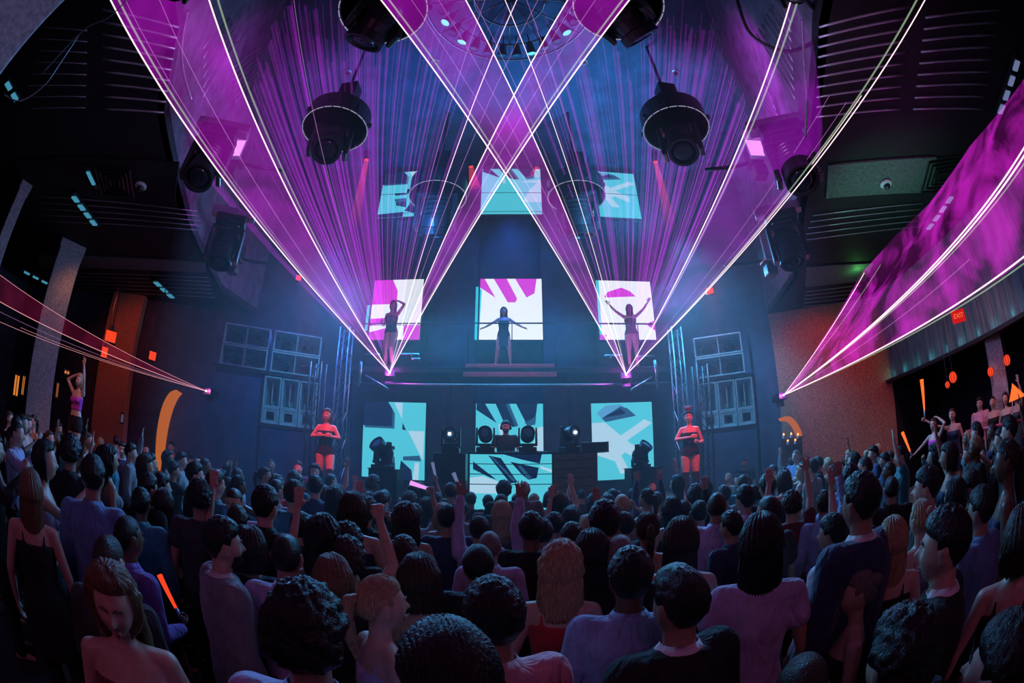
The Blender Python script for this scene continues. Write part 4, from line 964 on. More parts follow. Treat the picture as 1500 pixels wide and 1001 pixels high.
# clusters at the pit edge: big hanging moving head, small hooded spotlight, drop arm
def cluster(x,y,hd,s,label,az,tilt,lens='glassdark'):
    c=onH(x,y,hd); top=c+Vector((0,0,.62*s))
    m_=moving_head(label,top,(0,0,az),s,tilt,hang=True,lens=lens)
    ow=Vector((c.x,c.y,0)).normalized(); iv=Matrix.Rotation(-az,3,'Z'); mb=MB(); mb.tube([(0,0,.05),iv@(ow*(1.6/s))+Vector((0,0,.25))],.03,8); mb.build('wall_arm',M['metal'],m_,smooth=True)
    mb=MB(); mb.box((0,-.0,.06),(.5,.10,.10)); mb.build('clamp',M['metalgrey'],m_,bevel=.01)
    return m_
cluster(283,285,5.0,1.65,'large black moving head hanging at the left pit edge',.6,PI-.35)
cluster(317,402,7.0,1.7,'large black moving head hanging lower on the left pit edge',.6,PI-.25)
cluster(1183,290,4.7,1.75,'large black moving head hanging at the right pit edge',-.6,PI-.3)
cluster(1166,402,6.5,1.7,'large black moving head hanging lower on the right pit edge',-.6,PI-.2)
cluster(228,5,2.6,1.2,'moving head light at the very top left above the bay grille',.8,PI-.7,'lenspurple')
cluster(1188,8,2.4,1.15,'moving head light at the very top right above the bay grille',-.8,PI-.7,'lenspurple')
M['hoodglass']=mat('hood_glass',(.6,.55,.65),.15,.2,scale=5,var=.15,bump=0)
def hooded(x,y,hd,label,side,wallx,emit=False):
    c=onH(x,y,hd); t=thing('hooded_spotlight',label,'spotlight',c,-math.atan2(c.x,c.y)+side*.5,scale=1.15)
    mb=MB(); mb.box((0,.12,0),(.26,.34,.34),taper=.85); mb.build('housing',M['plastic'],t,bevel=.04)
    mb=MB(); a=[mb.v(p) for p in ((-.15,-.05,-.2),(.15,-.05,-.2),(.15,-.05,.2),(-.15,-.05,.2))]; b=[mb.v(p) for p in ((-.20,-.2,-.25),(.20,-.2,-.25),(.20,-.2,.25),(-.20,-.2,.25))]
    for k in range(4): mb.f([a[k],a[(k+1)%4],b[(k+1)%4],b[k]])
    mb.build('hood',M['hoodglass'],t)
    mb=MB(); mb.box((0,-.055,0),(.28,.01,.36)); mb.build('glass',M['lenspurple'] if emit else M['hoodglass'],t)
    mb=MB(); mb.box((0,.1,-.32),(.22,.22,.22)); mb.box((0,.1,-.2),(.1,.1,.1)); mb.build('ballast',M['plastic'],t,bevel=.03)
    mb=MB(); mb.tube([(0,.12,-.1),(side*-.35,.25,-.12),(side*-.8,.35,-.1)],.03,8); mb.build('arm',M['metal'],t,smooth=True)
    return t
hooded(346,222,6.6,'purple lit hooded spotlight on the left pit edge above',-1,0,True)
hooded(345,366,8.6,'hooded spotlight with pink reflections lower on the left pit edge',-1,0)
hooded(1106,222,6.3,'purple lit hooded spotlight on the right pit edge above',1,0,True)
hooded(1126,368,8.2,'hooded spotlight lower on the right pit edge',1,0)
# cables
def cable(pts,label,r=.014,m='rubber'):
    P=smooth_pts([p[:2] for p in pts],24); D=[p[2] for p in pts]; q=[]
    for k,p in enumerate(P):
        s=k/24*(len(D)-1); i=min(int(s),len(D)-2); q.append(at(p[0],p[1],D[i]+(D[i+1]-D[i])*(s-i)))
    if 'wire' in label: q[0]=onZ(pts[0][0],pts[0][1],5.58); q[-1]=onZ(pts[-1][0],pts[-1][1],5.58)
    mb=MB(); mb.tube(q,r,6); tag(mb.build('cable',M[m],None,smooth=True),label,'cable')
cable([(1080,0,5),(1100,50,5),(1150,75,5),(1195,60,5),(1240,30,5)],'black cable looping under the upper right pit edge',.02)
cable([(275,15,4.6),(267,60,4.7),(268,100,4.8),(280,145,5)],'pale cable hanging beside the left pit edge',.018,'metalgrey')
cable([(1175,30,4.6),(1178,90,4.8),(1182,150,5),(1180,200,5.2)],'pale cable hanging beside the right pit edge',.014,'metalgrey')
cable([(120,45,4.0),(90,90,4.0),(65,125,4.0),(30,148,4.0),(5,138,4.0)],'thin pale wire sagging beside the near column',.006,'metalgrey')
cable([(190,-5,3.6),(160,25,3.7),(122,45,3.8),(60,110,4.0)],'thin wire crossing above the left bay',.006,'metalgrey')
# ------------------------------------------------------------------ lasers
def beam_mat(name,col,k,light=0):  # added emission standing for laser light scattered by the haze
    m=bpy.data.materials.new(name); m.use_nodes=True; nt=m.node_tree; nt.nodes.clear()
    tr=nt.nodes.new('ShaderNodeBsdfTransparent'); e=nt.nodes.new('ShaderNodeEmission'); e.inputs[0].default_value=(*col,1); e.inputs[1].default_value=k
    a=nt.nodes.new('ShaderNodeAddShader'); o=nt.nodes.new('ShaderNodeOutputMaterial')
    nt.links.new(tr.outputs[0],a.inputs[0]); nt.links.new(e.outputs[0],a.inputs[1]); nt.links.new(a.outputs[0],o.inputs[0]); m.cycles.emission_sampling='NONE'
    return m
def falloff(m,k,d0,d1,f):
    nt=m.node_tree; e=[n for n in nt.nodes if n.type=='EMISSION'][0]; tc=nt.nodes.new('ShaderNodeTexCoord'); ln=nt.nodes.new('ShaderNodeVectorMath'); ln.operation='LENGTH'
    mr=nt.nodes.new('ShaderNodeMapRange'); mr.inputs[1].default_value=d0; mr.inputs[2].default_value=d1; mr.inputs[3].default_value=k; mr.inputs[4].default_value=k*f
    nt.links.new(tc.outputs['Object'],ln.inputs[0]); nt.links.new(ln.outputs['Value'],mr.inputs[0]); nt.links.new(mr.outputs[0],e.inputs[1]); return m
def sheet_mat(name,col,k,scale,lo=.35,hi=.75,floor=.2,near=2.5,far=.0):
    """laser light caught by drifting smoke: added light, patchy like the smoke"""
    m=beam_mat(name,col,k); nt=m.node_tree; e=[n for n in nt.nodes if n.type=='EMISSION'][0]
    g_=nt.nodes.new('ShaderNodeNewGeometry'); no=nt.nodes.new('ShaderNodeTexNoise'); no.inputs['Scale'].default_value=scale; no.inputs['Detail'].default_value=5; no.inputs['Distortion'].default_value=.8
    mr=nt.nodes.new('ShaderNodeMapRange'); mr.inputs[1].default_value=lo; mr.inputs[2].default_value=hi; mr.inputs[3].default_value=floor*k; mr.inputs[4].default_value=k
    nt.links.new(g_.outputs['Position'],no.inputs['Vector']); nt.links.new(no.outputs[0],mr.inputs[0]); nt.links.new(mr.outputs[0],e.inputs[1])
    return m
M['beamwhite']=beam_mat('beam_white',(1.0,.76,.78),.66); M['beamgreen']=beam_mat('beam_green',(.30,.42,.26),.35); M['beampink']=beam_mat('beam_pink',(.60,.25,.62),.22); M['beamfine']=falloff(beam_mat('beam_fine',(.42,.02,.62),.16),.17,2.5,10,.12)
M['beamred']=beam_mat('beam_warm',(.75,.30,.34),.5)
M['sheetdense']=sheet_mat('laser_sheet_dense',(.50,.010,.60),.48,.9,.32,.7,.25); M['sheetthin']=sheet_mat('laser_sheet_thin',(.42,.012,.62),.42,.8,.35,.7,.25); M['sheetsmoke']=sheet_mat('laser_sheet_smoke',(.60,.015,.55),.72,1.3,.40,.64,.10); M['sheetred']=sheet_mat('laser_sheet_red',(.5,.02,.12),.16,1.5)
M['spark']=emis('laser_aperture',(1,.45,1),9,False)
def projector(S,label,aim,tone='spark'):
    t=thing('laser_projector',label,'laser projector',S); R=(Vector(aim)-S).normalized()
    q=R.to_track_quat('Y','Z').to_matrix()
    mb=MB(); mb.box(q@Vector((0,-.2,0)),(.26,.34,.16),q); mb.build('housing',M['plastic'],t,bevel=.012)
    mb=MB(); ball(mb,(0,0,0),.022,14,10); mb.build('aperture',M[tone],t,smooth=True)
    mb=MB(); mb.box(q@Vector((0,-.2,-.14)),(.20,.05,.16),q); mb.build('bracket',M['metal'],t)
    return t
def beam(t,S,end,d,r0,r1,m='beamwhite'):
    E=at(end[0],end[1],d)-S; mb=MB(); n=6; mb.tube([E*k/n for k in range(n+1)],[r0+(r1-r0)*k/n for k in range(n+1)],6)
    return mb.build('laser_beam',M[m],t,smooth=True)
def sheet(t,S,ends,m,d):
    """a plane of light swept from the aperture through the given directions"""
    mb=MB(); P=[]
    for i,(x,y) in enumerate(ends):
        dd=d[i] if hasattr(d,'__len__') else d; P.append(mb.v(at(x,y,dd)-S))
    o=mb.v((0,0,0))
    for a,b in zip(P,P[1:]): mb.f([o,a,b])
    return mb.build('light_sheet',M[m],t)
SLv=onY(571,546,9.85); SRv=onY(917,549,9.7); S3=onH(1148,579,10.4); S4=onH(302,573,10.6)
tl=projector(SLv,'laser projector on the gantry edge below the left dancer',(0,0,7)); tr_=projector(SRv,'laser projector on the gantry edge below the right dancer',(0,0,7))
for t,S,L in ((tl,SLv,[((160,-4),4.5,1),((305,-4),4.2,1),((925,-4),4.4,1),((834,-4),4.4,.8),((759,-4),4.6,.45)]),
              (tr_,SRv,[((555,-4),4.4,1),((680,-4),4.4,.9),((738,-4),4.6,.5),((1160,-4),4.0,.9),((1357,-4),4.4,.8),((1262,140),5.2,.5)])):
    for e,d,k in L:
        beam(t,S,e,d,.0085*k+.001,.006*k+.001)
for e,d,m in (((172,-4),4.5,'beamgreen'),((182,-4),4.5,'beampink'),((318,-4),4.3,'beamgreen'),((915,-4),4.4,'beamgreen'),((846,-4),4.4,'beampink'),((712,-4),4.6,'beampink'),((790,-4),4.6,'beampink'),((875,-4),4.5,'beampink'),((430,-4),4.4,'beampink'),((232,-4),4.5,'beampink')): beam(tl,SLv,e,d,.006,.009 if m=='beamgreen' else .003,m)
for e,d,m in (((567,-4),4.4,'beamgreen'),((692,-4),4.4,'beampink'),((770,-4),4.6,'beampink'),((600,-4),4.5,'beampink'),((640,-4),4.5,'beampink'),((1170,-4),4.0,'beamgreen'),((1345,-4),4.4,'beamgreen'),((1240,150),5.2,'beampink'),((1215,140),5.2,'beampink')): beam(tr_,SRv,e,d,.006,.009 if m=='beamgreen' else .003,m)
sheet(tl,SLv,[(160,-4),(205,-10),(255,-10),(305,-4)],'sheetdense',[4.5,4.4,4.3,4.2])
sheet(tl,SLv,[(303,262),(290,225)],'sheetthin',[8.2,7.6])
sheet(tl,SLv,[(834,-4),(880,-8),(925,-4)],'sheetdense',4.4)
sheet(tr_,SRv,[(555,-4),(620,-8),(680,-4)],'sheetdense',4.4)
sheet(tr_,SRv,[(1160,-4),(1190,60),(1205,190),(1200,230)],'sheetthin',[4.0,4.6,5.4,6.0])
# fans of fine rays reaching the ceiling, too many to count
def fan(t,S,x0,x1,ytop,n,seed,gap=None,scalew=1.0):
    R_=random.Random(seed); mb=MB()
    for k in range(n):
        x=x0+(x1-x0)*(k+R_.uniform(.1,.9))/n
        if gap and gap[0]<x<gap[1]: continue
        y=ytop+R_.uniform(-60,60); r=ray(x,y)
        P=EYE+r*((10.9-2)/max(.2,r.z)); P=P if P.y<10 else EYE+r*(10/r.y)
        v=P-S; L=v.length; v.normalize(); u=v.cross(r).normalized(); w=R_.choice([.006,.008,.010,.014,.022,.034])*scalew
        a0=R_.uniform(.06,.25)*L; a=v*a0; b=v*L; wa=w*.25
        ids=[mb.v(a-u*wa),mb.v(a+u*wa),mb.v(b+u*w),mb.v(b-u*w)]; mb.f(ids)
        o_=r*.01
        ids2=[mb.v(a-u*wa+o_),mb.v(a+u*wa+o_),mb.v(b+u*w+o_),mb.v(b-u*w+o_)]; mb.f(ids2[::-1])
    o=mb.build('ray_fan',M['beamfine'],t); o['kind']='stuff'; return o
fan(tl,SLv,318,760,10,74,3); fan(tr_,SRv,760,1150,60,72,5); fan(tl,SLv,330,560,60,60,8,scalew=1.6)
fan(tr_,SRv,950,1140,60,50,9,scalew=1.4)
t3=projector(S3,'laser projector beside the right speaker stack throwing magenta beams right',(6,2,4)); t4=projector(S4,'laser projector on the left bay wall throwing thin red beams',(-7,2,3.5))
for e,d,k,m in (((1504,210),5.0,.9,'beamwhite'),((1504,222),5.0,1.0,'beamwhite'),((1504,234),5.0,.8,'beamgreen'),((1504,373),5.4,1,'beamwhite'),((1504,383),5.4,.9,'beamgreen'),((1266,400),8.6,.7,'beamwhite'),((1290,388),8.4,.5,'beamgreen'),((1420,380),7.0,.5,'beampink'),((1480,250),5.5,.6,'beamgreen')): beam(t3,S3,e,d,.009*k,.009*k+.001,m)
sheet(t3,S3,[(1504,222),(1504,260),(1504,300),(1504,340),(1504,378)],'sheetsmoke',5.2)
sheet(t3,S3,[(1262,400),(1312,345),(1360,300),(1420,215),(1504,110),(1504,222)],'sheetsmoke',[8.6,8.2,7.6,6.6,5.2,5.0])
for e,d,k,m in (((-4,400),5.5,.5,'beamred'),((-4,440),5.5,.8,'beamred'),((-4,470),6,.4,'beamred'),((-4,455),6,.4,'beampink'),((30,480),7,.35,'beamred')): beam(t4,S4,e,d,.009*k,.005*k,m)
sheet(t4,S4,[(-4,400),(-4,420),(-4,440)],'sheetred',5.5)
for S,c,p in ((SLv,PURP,26),(SRv,PURP,26),(S3,PURP,12),(S4,(1,.1,.5),8)): light('POINT','laser_glare',S+Vector((0,-.08,.03)),c,p,size=.03)
# spotlights with soft red shafts near the top screens
M['shaft']=falloff(beam_mat('red_shaft',(.75,.04,.09),.3),.30,.2,2.3,.02)  # lit haze below the lamp put in as a glowing cone
def shaft(x,y,x2,y2,hd,label,L=2.4):
    A=onY(x,y,hd); B=onY(x2,y2,hd+.3); d=(B-A).normalized(); t=thing('red_downlight',label,'spotlight',A)
    mb=MB(); mb.cyl(-d*.28,(0,0,0),.09,.08,18); mb.build('housing',M['plastic'],t)
    mb=MB(); mb.cyl(d*.004,d*.012,.07,.07,18); mb.build('lens',M['lanternred'],t)
    mb=MB(); mb.tube([-d*.2,(-d*.2).xy.to_3d()+Vector((0,0,10.95-A.z))],.015,6); mb.build('hanger',M['metal'],t)
    mb=MB(); mb.cyl(d*.02,d*L,.06,.17,20,cap=False); mb.build('light_shaft',M['shaft'],t,smooth=True)
shaft(537,234,517,345,9.6,'red spotlight with a visible shaft, left of the top left screen'); shaft(690,244,698,290,10.0,'short red spotlight beside the top left screen',.7)
shaft(960,237,985,345,9.6,'red spotlight with a visible shaft, right of the top right screen'); shaft(787,244,783,262,10.0,'small red spotlight above the top centre screen',.3)
# ------------------------------------------------------------------ haze
hz=bpy.data.materials.new('haze'); hz.use_nodes=True; nt=hz.node_tree; nt.nodes.clear()
vsn=nt.nodes.new('ShaderNodeVolumeScatter'); vsn.inputs['Color'].default_value=(.9,.93,1,1); vsn.inputs['Density'].default_value=HAZE; vsn.inputs['Anisotropy'].default_value=.2
on=nt.nodes.new('ShaderNodeOutputMaterial'); nt.links.new(vsn.outputs[0],on.inputs['Volume'])
mb=MB(); mb.prism([(-3.6,2.9),(3.2,2.9),(4.3,4.8),(6.6,9.4),(4.4,11.3),(-4.4,11.3),(-6.6,9.4),(-5.4,5.0)],.05,10.9); o=mb.build('room_haze',hz); tag(o,'blue haze filling the room over the dance floor','haze',kind='stuff')
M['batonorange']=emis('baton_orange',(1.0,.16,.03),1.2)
# ------------------------------------------------------------------ the crowd
PEOPLE=[]
def wrist0(t,p): return (Matrix.Translation(t.location)@t.rotation_euler.to_matrix().to_4x4()@Matrix.Scale(t.scale.x,4))@Vector(p)
def glow(p,q,r0,r1,label,m='lanternred',name='light_stick'):
    p=Vector(p);q=Vector(q); o=thing(name,label,'light stick',p); mb=MB(); d=q-p
    mb.tube([d*k/8 for k in range(3)],r0,8); mb.build('grip',M['batten'],o,smooth=True)
    mb=MB(); mb.tube([d*.25+d*.75*k/5 for k in range(6)],[r0+(r1-r0)*k/5 for k in range(6)],12); mb.build('tube',M[m],o,smooth=True)
def put_part(name,me,parent,m,loc=None):
    o=bpy.data.objects.new(name,me); COL.objects.link(o); o.parent=parent
    o.material_slots[0].link='OBJECT'; o.material_slots[0].material=m
    return o
def person_at(loc,yaw,s,fem,hair,hcol,skin,top,tcol,bottom,bcol,aR,aL,label,group=None,stance='stand',hy=0,nod=0,face=None,vox=.009,extra=None):
    key='_'.join(str(q) for q in (int(fem),aR,aL,stance,round(hy,2),round(nod,2),top,bottom,vox))
    pm=person_meshes(key,fem,aR,aL,stance,hy,nod,vox,top,bottom)
    t=thing('person',label,'person',loc,yaw,group,scale=s)
    b=put_part('body',pm['body'],t,MAT['skin_'+skin])
    if top:
        tp=put_part({'shirt':'shirt','tshirt':'t_shirt','jacket':'jacket','tank':'tank_top','dress':'dress','bodysuit':'bodysuit'}[top],pm['top'],t,MAT['cloth_'+tcol])
        if 'collar' in pm: put_part('collar',pm['collar'],tp,MAT['cloth_'+('white' if top=='jacket' else tcol)])
    if bottom: put_part(bottom,pm['bottom'],t,MAT['cloth_'+bcol])
    if hair: put_part('hair',hair_mesh('f' if fem else 'm',hair,Matrix.Identity(4),fem,0),t,MAT['hair_'+hcol]).matrix_local=pm['M']
    if face: face_bits(t,pm['M'],fem,MAT['hair_'+hcol],beard=(face=='beard'),open_mouth=(face=='laugh'))
    PEOPLE.append((loc[0],loc[1],t))
    return t,pm
def P(x,y,w,rel,sex,hair,hcol,skin,top,tcol,label,aR='down',aL='down',zf=0.0,bottom='trousers',bcol='black',tilt=0,**k):
    r=ray(x,y); d=.205*F/w; z=2+d*r.z; s=(z-zf)/1.765
    s2=min(1.07,max(.90,s))
    if abs(s2-s)>1e-6:
        if abs(r.z)>.02:
            d2=(zf+1.765*s2-2)/r.z
            if .6*d<d2<1.7*d: d=d2
        s=s2
    p=EYE+r*d
    yaw=-math.atan2(r.x,r.y)+math.radians(rel)
    # the head sits a little forward of the feet
    return person_at((p.x,p.y,zf),yaw,s,sex=='f',hair,hcol,skin,top,tcol,bottom,bcol,aR,aL,label,**k)
# nearest rows -----------------------------------------------------
P(655,917,178,14,'m','slick','black','light','shirt','charcoal','man with wet slicked black hair lit cyan on top, nearest to the camera')
P(440,866,130,-16,'m','curly','black','mid','shirt','lavender','man with thick curly black hair and a pale collar, front row left of centre')
P(724,852,108,18,'m','short','black','mid','shirt','pink','man with smooth black hair in a pale striped shirt behind the slick haired man')
P(553,842,84,-68,'f','pony','blonde','light','tank','lavender','woman with blonde hair pulled back seen in profile looking right',face='plain',vox=.007)
P(1002,832,100,40,'m','quiff','black','mid','jacket','black','man in a dark jacket with swept up black hair, face turned left')
P(925,806,80,6,'m','short','black','dark','shirt','lightblue','broad man in a pale blue shirt with short black hair')
P(1117,753,72,6,'f','long','black','mid','tshirt','lavender','woman with long straight black hair in a mauve top')
P(1263,694,64,48,'m','short','black','mid','jacket','navy','tall man in a dark jacket with a checked collar looking left',face='plain',vox=.007)
P(1392,744,86,84,'m','short','black','light','jacket','black','man in a black suit seen in sharp profile facing left',face='plain',vox=.007)
P(1492,902,112,74,'m','short','black','light','shirt','charcoal','man in profile cut off by the lower right corner',face='plain',vox=.007)
P(1336,902,128,46,'m','curly','black','mid','jacket','black','man with dark tousled hair at the bottom edge, right of centre')
P(1186,958,100,10,'m','buzz','brown','light','tshirt','charcoal','balding man whose crown shows at the bottom edge',zf=-.1)
P(1262,832,48,100,'f','bun','grey','light','tank','black','small woman with sparkling pinned hair under the tall man in the jacket',zf=-.15)
P(1222,754,48,62,'m','short','black','mid','shirt','white','man with a white collar looking left below raised clapping hands')
P(1310,758,46,16,'f','long','blonde','light','dress','black','woman with long streaked blonde hair behind the tall man in the jacket')
P(160,822,92,168,'f','wavy','fair','light','tank','maroon','laughing woman with long fair brown hair facing the camera, lower left',face='laugh',vox=.007,nod=.25)
P(150,780,62,-30,'m','buzz','brown','light','shirt','charcoal','man with cropped hair just behind the laughing woman',nod=.3)
PS_,_=P(184,753,54,-56,'m','buzz','black','dark','shirt','purple','man with cropped black hair in a vivid purple shirt, lower left',face='plain',aR='bent')
h_=wrist0(PS_,(.13,.26,1.16)); glow(h_,h_+Vector((-.16,.02,.20)),.010,.018,'thin glowing red stick beside the man in the purple shirt',name='glow_stick')
P(322,760,64,-74,'m','short','black','light','jacket','grey','bearded man in a grey jacket in profile facing right',face='beard',vox=.007)
P(418,780,64,-12,'m','buzz','black','mid','shirt','lavender','man with a close fade haircut in a lavender shirt seen from behind')
P(486,814,62,4,'f','long','fair','light','tshirt','black','woman with centre parted brown hair behind the curly haired man')
P(613,814,72,-8,'f','bob','brown','light','tank','grey','woman with a dark bob and a silver wide neck top')
P(590,787,52,-14,'m','short','brown','light','tshirt','black','man with tinted brown hair half hidden behind the woman with the dark bob')
P(700,801,54,2,'m','slick','black','mid','shirt','black','man with wet black hair and visible ears, centre of the crowd')
P(717,777,46,-4,'m','buzz','grey','light','shirt','lavender','man with silver cropped hair behind the wet haired man')
P(822,796,66,-4,'f','wavy','blonde','light','tank','red','woman with wavy blonde hair in a red top, centre of the crowd')
P(868,777,60,12,'f','long','black','mid','tshirt','black','woman with long black hair behind the wavy blonde')
P(908,782,60,-8,'m','buzz','grey','light','shirt','black','bald headed man beside the woman with long black hair')
GW,_=P(998,759,58,-4,'f','long','brown','light','dress','black','woman with long dark hair holding a small glowing drink stick','bent','down')
h_=wrist0(GW,(.15,.27,1.16)); glow(h_,h_+(onY(1046,806,2.75)-h_).normalized()*.30,.012,.016,'small glowing pink drink stick held by the woman with long dark hair',name='glow_stick')
P(778,752,44,0,'m','short','black','dark','tshirt','black','dark haired man in a black t shirt below the raised open hand')
P(886,735,54,4,'m','short','black','mid','shirt','black','man with full dark hair in front of the right LED screen')
P(655,741,36,0,'m','short','black','mid','tshirt','navy','broad shouldered man in a navy t shirt in the blue haze')
P(594,738,40,0,'f','wavy','brown','mid','tank','navy','woman with long wavy hair in the blue haze left of the broad man')
P(517,722,42,-10,'f','bob','brown','light','tank','navy','woman with a round head of hair in blue haze below the raised fist')
P(1050,720,38,-6,'m','buzz','brown','mid','shirt','lavender','bald man in a lavender shirt right of centre')
P(1072,750,40,50,'m','short','black','mid','shirt','navy','man turned left just behind the woman with long straight black hair')
P(985,728,32,20,'f','long','black','mid','tank','black','woman with long black hair near the right podium')
P(1025,735,32,0,'m','short','black','mid','tshirt','black','short haired man in black beside the bald man in lavender')
P(1020,712,28,0,'m','curly','black','mid','tshirt','charcoal','curly haired man under the right podium dancer')
P(1092,712,34,40,'m','short','black','mid','shirt','lavender','man in a striped pale shirt in profile facing the stage')
P(1088,694,22,0,'m','buzz','brown','light','tshirt','teal','cropped haired man beyond the man in the striped shirt')
P(1124,696,30,20,'m','short','brown','light','tshirt','black','man taking a photo with a raised phone on the right',aR='phone',aL='phone')
P(1148,690,24,30,'f','bob','brown','light','tank','black','woman with a brown bob beyond the raised phone')
P(1246,680,32,10,'m','short','black','mid','shirt','lightblue','man in a pale blue shirt with both hands raised clapping','clap','clap')
P(1208,720,34,16,'m','short','brown','mid','shirt','lightblue','man with an open hand raised beside the tall man in the jacket','up','down')
P(1160,722,34,10,'m','curly','brown','light','tshirt','maroon','person stretching both bare arms up on the right','high','up')
P(1306,696,34,14,'m','buzz','black','mid','shirt','black','man with cropped black hair beyond the tall man in the jacket')
P(1360,684,46,78,'m','short','black','light','jacket','charcoal','man with dark hair in profile facing left in the right crowd',face='plain')
P(1352,730,34,40,'f','bun','blonde','light','tank','grey','woman with pinned blonde hair below the man in profile')
P(1424,690,40,80,'m','short','brown','light','shirt','black','man with side parted brown hair in profile, farther right')
P(1440,713,54,60,'m','short','black','mid','shirt','denim','man in a bright blue denim shirt looking left')
tm_,_=P(1480,640,32,74,'m','short','brown','light','jacket','black','tall man in an open dark jacket standing at the right edge',zf=.25)
q=thing('riser','low black riser under the tall man in the open jacket','platform',(tm_.location.x,tm_.location.y,0)); mb=MB(); mb.box((0,0,.12),(.7,.7,.24)); mb.build('box_body',M['plastic'],q,bevel=.01)
P(1500,742,70,10,'f','bob','brown','light','tank','black','woman with a bare back and thin straps at the right edge')
P(1400,700,30,50,'f','bob','black','light','tank','black','woman with black bob between two men in profile')
# left side
P(44,688,48,-8,'f','long','fair','light','dress','black','woman with long brown hair near the left edge')
P(68,672,28,-64,'m','short','black','light','shirt','charcoal','pale faced man in profile near the left edge looking right',face='plain')
P(136,668,46,-10,'m','short','black','mid','shirt','denim','man in a blue shirt with dark hair on the left')
P(104,640,34,-14,'m','curly','black','mid','shirt','black','man with bushy dark hair on the left')
P(216,694,36,-56,'m','short','black','mid','jacket','black','man with close dark hair and white collar in profile, left side')
P(240,716,34,-10,'f','long','brown','light','tank','black','woman with long brown hair left of the bald man')
P(206,716,34,-20,'m','short','black','dark','shirt','teal','man with teal rim light on his shoulder, left side')
P(292,706,40,-6,'m','curly','black','mid','tshirt','charcoal','man with a rounded mass of dark hair left of the bald man')
P(346,712,36,158,'m','buzz','brown','light','shirt','lavender','bald man in an open lavender shirt facing the camera and looking down',nod=.35,face='plain')
P(388,713,46,-30,'m','short','black','light','shirt','black','man with combed dark hair next to the bald man')
P(366,773,48,-6,'f','bob','brown','mid','tshirt','black','woman with dark hair behind the bearded man')
P(440,752,32,-20,'m','short','black','light','shirt','charcoal','man with a pink lit face behind the fade haircut')
P(472,757,56,0,'f','wavy','black','mid','tank','black','woman with voluminous black hair below the raised fist')
P(508,770,50,0,'m','curly','black','mid','tshirt','black','man with dark curls left of the raised forearm')
P(462,698,26,-10,'m','short','black','light','shirt','navy','man with short dark hair below the left podium dancer')
P(430,690,22,-16,'m','short','brown','light','shirt','teal','man with blue lit face left of the podium dancer',face=None)
P(405,698,24,-10,'m','curly','brown','mid','tshirt','red','person in a red top left of the podium dancer')
P(180,648,17,170,'m','short','black','light','jacket','navy','man in a dinner jacket facing the camera on the left',face='plain')
P(167,655,15,150,'f','bob','red','light','tank','pink','red haired woman next to the man in the dinner jacket')
P(290,674,16,160,'f','wavy','blonde','light','dress','red','blonde woman in an orange red dress turned to the camera')
P(336,670,13,176,'m','short','brown','light','shirt','pink','man in a pink polo shirt facing the camera')
P(398,658,15,170,'m','buzz','black','mid','shirt','black','man with a teal lit forehead before the dark speaker tower')
P(438,656,15,165,'m','short','black','light','jacket','navy','man in a navy suit standing before the left speaker tower')
P(252,644,12,150,'m','short','black','light','shirt','pink','man standing before the glowing alcove')
P(1166,653,15,150,'m','buzz','grey','light','shirt','denim','man with folded arms in a blue shirt beside the right bay','cross','cross',zf=.05)
P(1090,668,12,165,'m','buzz','brown','mid','tshirt','black','dimly lit man in the dark below the right speakers',zf=0)
P(462,668,18,175,'f','bob','black','light','tshirt','black','pale faced woman below the left podium dancer',face=None)
# raised hands over the crowd
P(702,758,26,-4,'m','short','black','mid','shirt','lavender','person holding one open hand straight up left of the booth front','down','high')
P(795,762,26,6,'m','short','black','mid','shirt','lavender','person holding one open hand straight up right of the booth front','down','high')
P(838,742,22,0,'m','short','black','mid','shirt','black','person with a hand raised before the panelled pedestal','down','up')
P(915,752,26,30,'m','short','black','mid','tshirt','black','person raising a bent bare arm before the right screen','down','up')
P(508,792,40,0,'m','curly','brown','light','tshirt','maroon','person punching a bare fist into the air on the left','fist','down')
P(347,742,30,0,'m','short','brown','light','tshirt','black','person with a raised open hand left of the podium dancer','down','up')
P(476,772,36,-6,'f','bun','brown','light','tank','black','person with a raised hand in front of the left podium','down','up')
P(1000,735,24,-20,'m','short','black','mid','shirt','black','person raising a hand below the right podium dancer','up','down')
P(950,722,22,0,'m','short','brown','mid','shirt','navy','person with both arms raised right of the right screen','high','high')
# small heads in the blue haze before the stage
HZ=[(690,722,20),(738,706,22),(768,704,22),(805,720,20),(835,744,28),(838,767,34),(812,728,18),(870,724,22),(890,722,20),(660,708,22),(615,707,20),(600,722,24),(563,716,26),(541,721,22),(735,734,32),(640,722,18),(575,706,16),(625,730,24),(715,726,18),(757,724,20),(782,724,18),(822,714,16),(852,716,18),(905,720,18),(927,716,20),(962,722,24),(955,708,16),(1000,705,16),(675,735,24),(762,742,26),(812,752,26),(556,742,28),(862,752,26)]
import itertools
HS=['short','curly','buzz','bob','long','short','pony','wavy','short','slick']; HC_=['black','brown','black','brown','blonde','black']
TC=['black','navy','charcoal','black','grey','teal','maroon','lavender']
_rn=random.Random(11)
for i,(x,y,w) in enumerate(HZ):
    hs=HS[i%10]; fem='f' if hs in('bob','long','pony','wavy') else 'm'; hc=HC_[(i*5)%6]; tc=TC[(i*3)%8]
    P(x,y,w,_rn.uniform(-14,14),fem,hs,hc,['mid','light','dark'][i%3],'tank' if fem=='f' else 'tshirt',tc,'clubber, %s %s hair, %s top, in the blue haze before the stage'%({'buzz':'cropped','bob':'bobbed','pony':'tied back'}.get(hs,hs),hc,tc),'down','up' if i%9==4 else 'down',group='%s %s haired %s clubbers before the stage'%(hs,hc,tc),vox=.011)
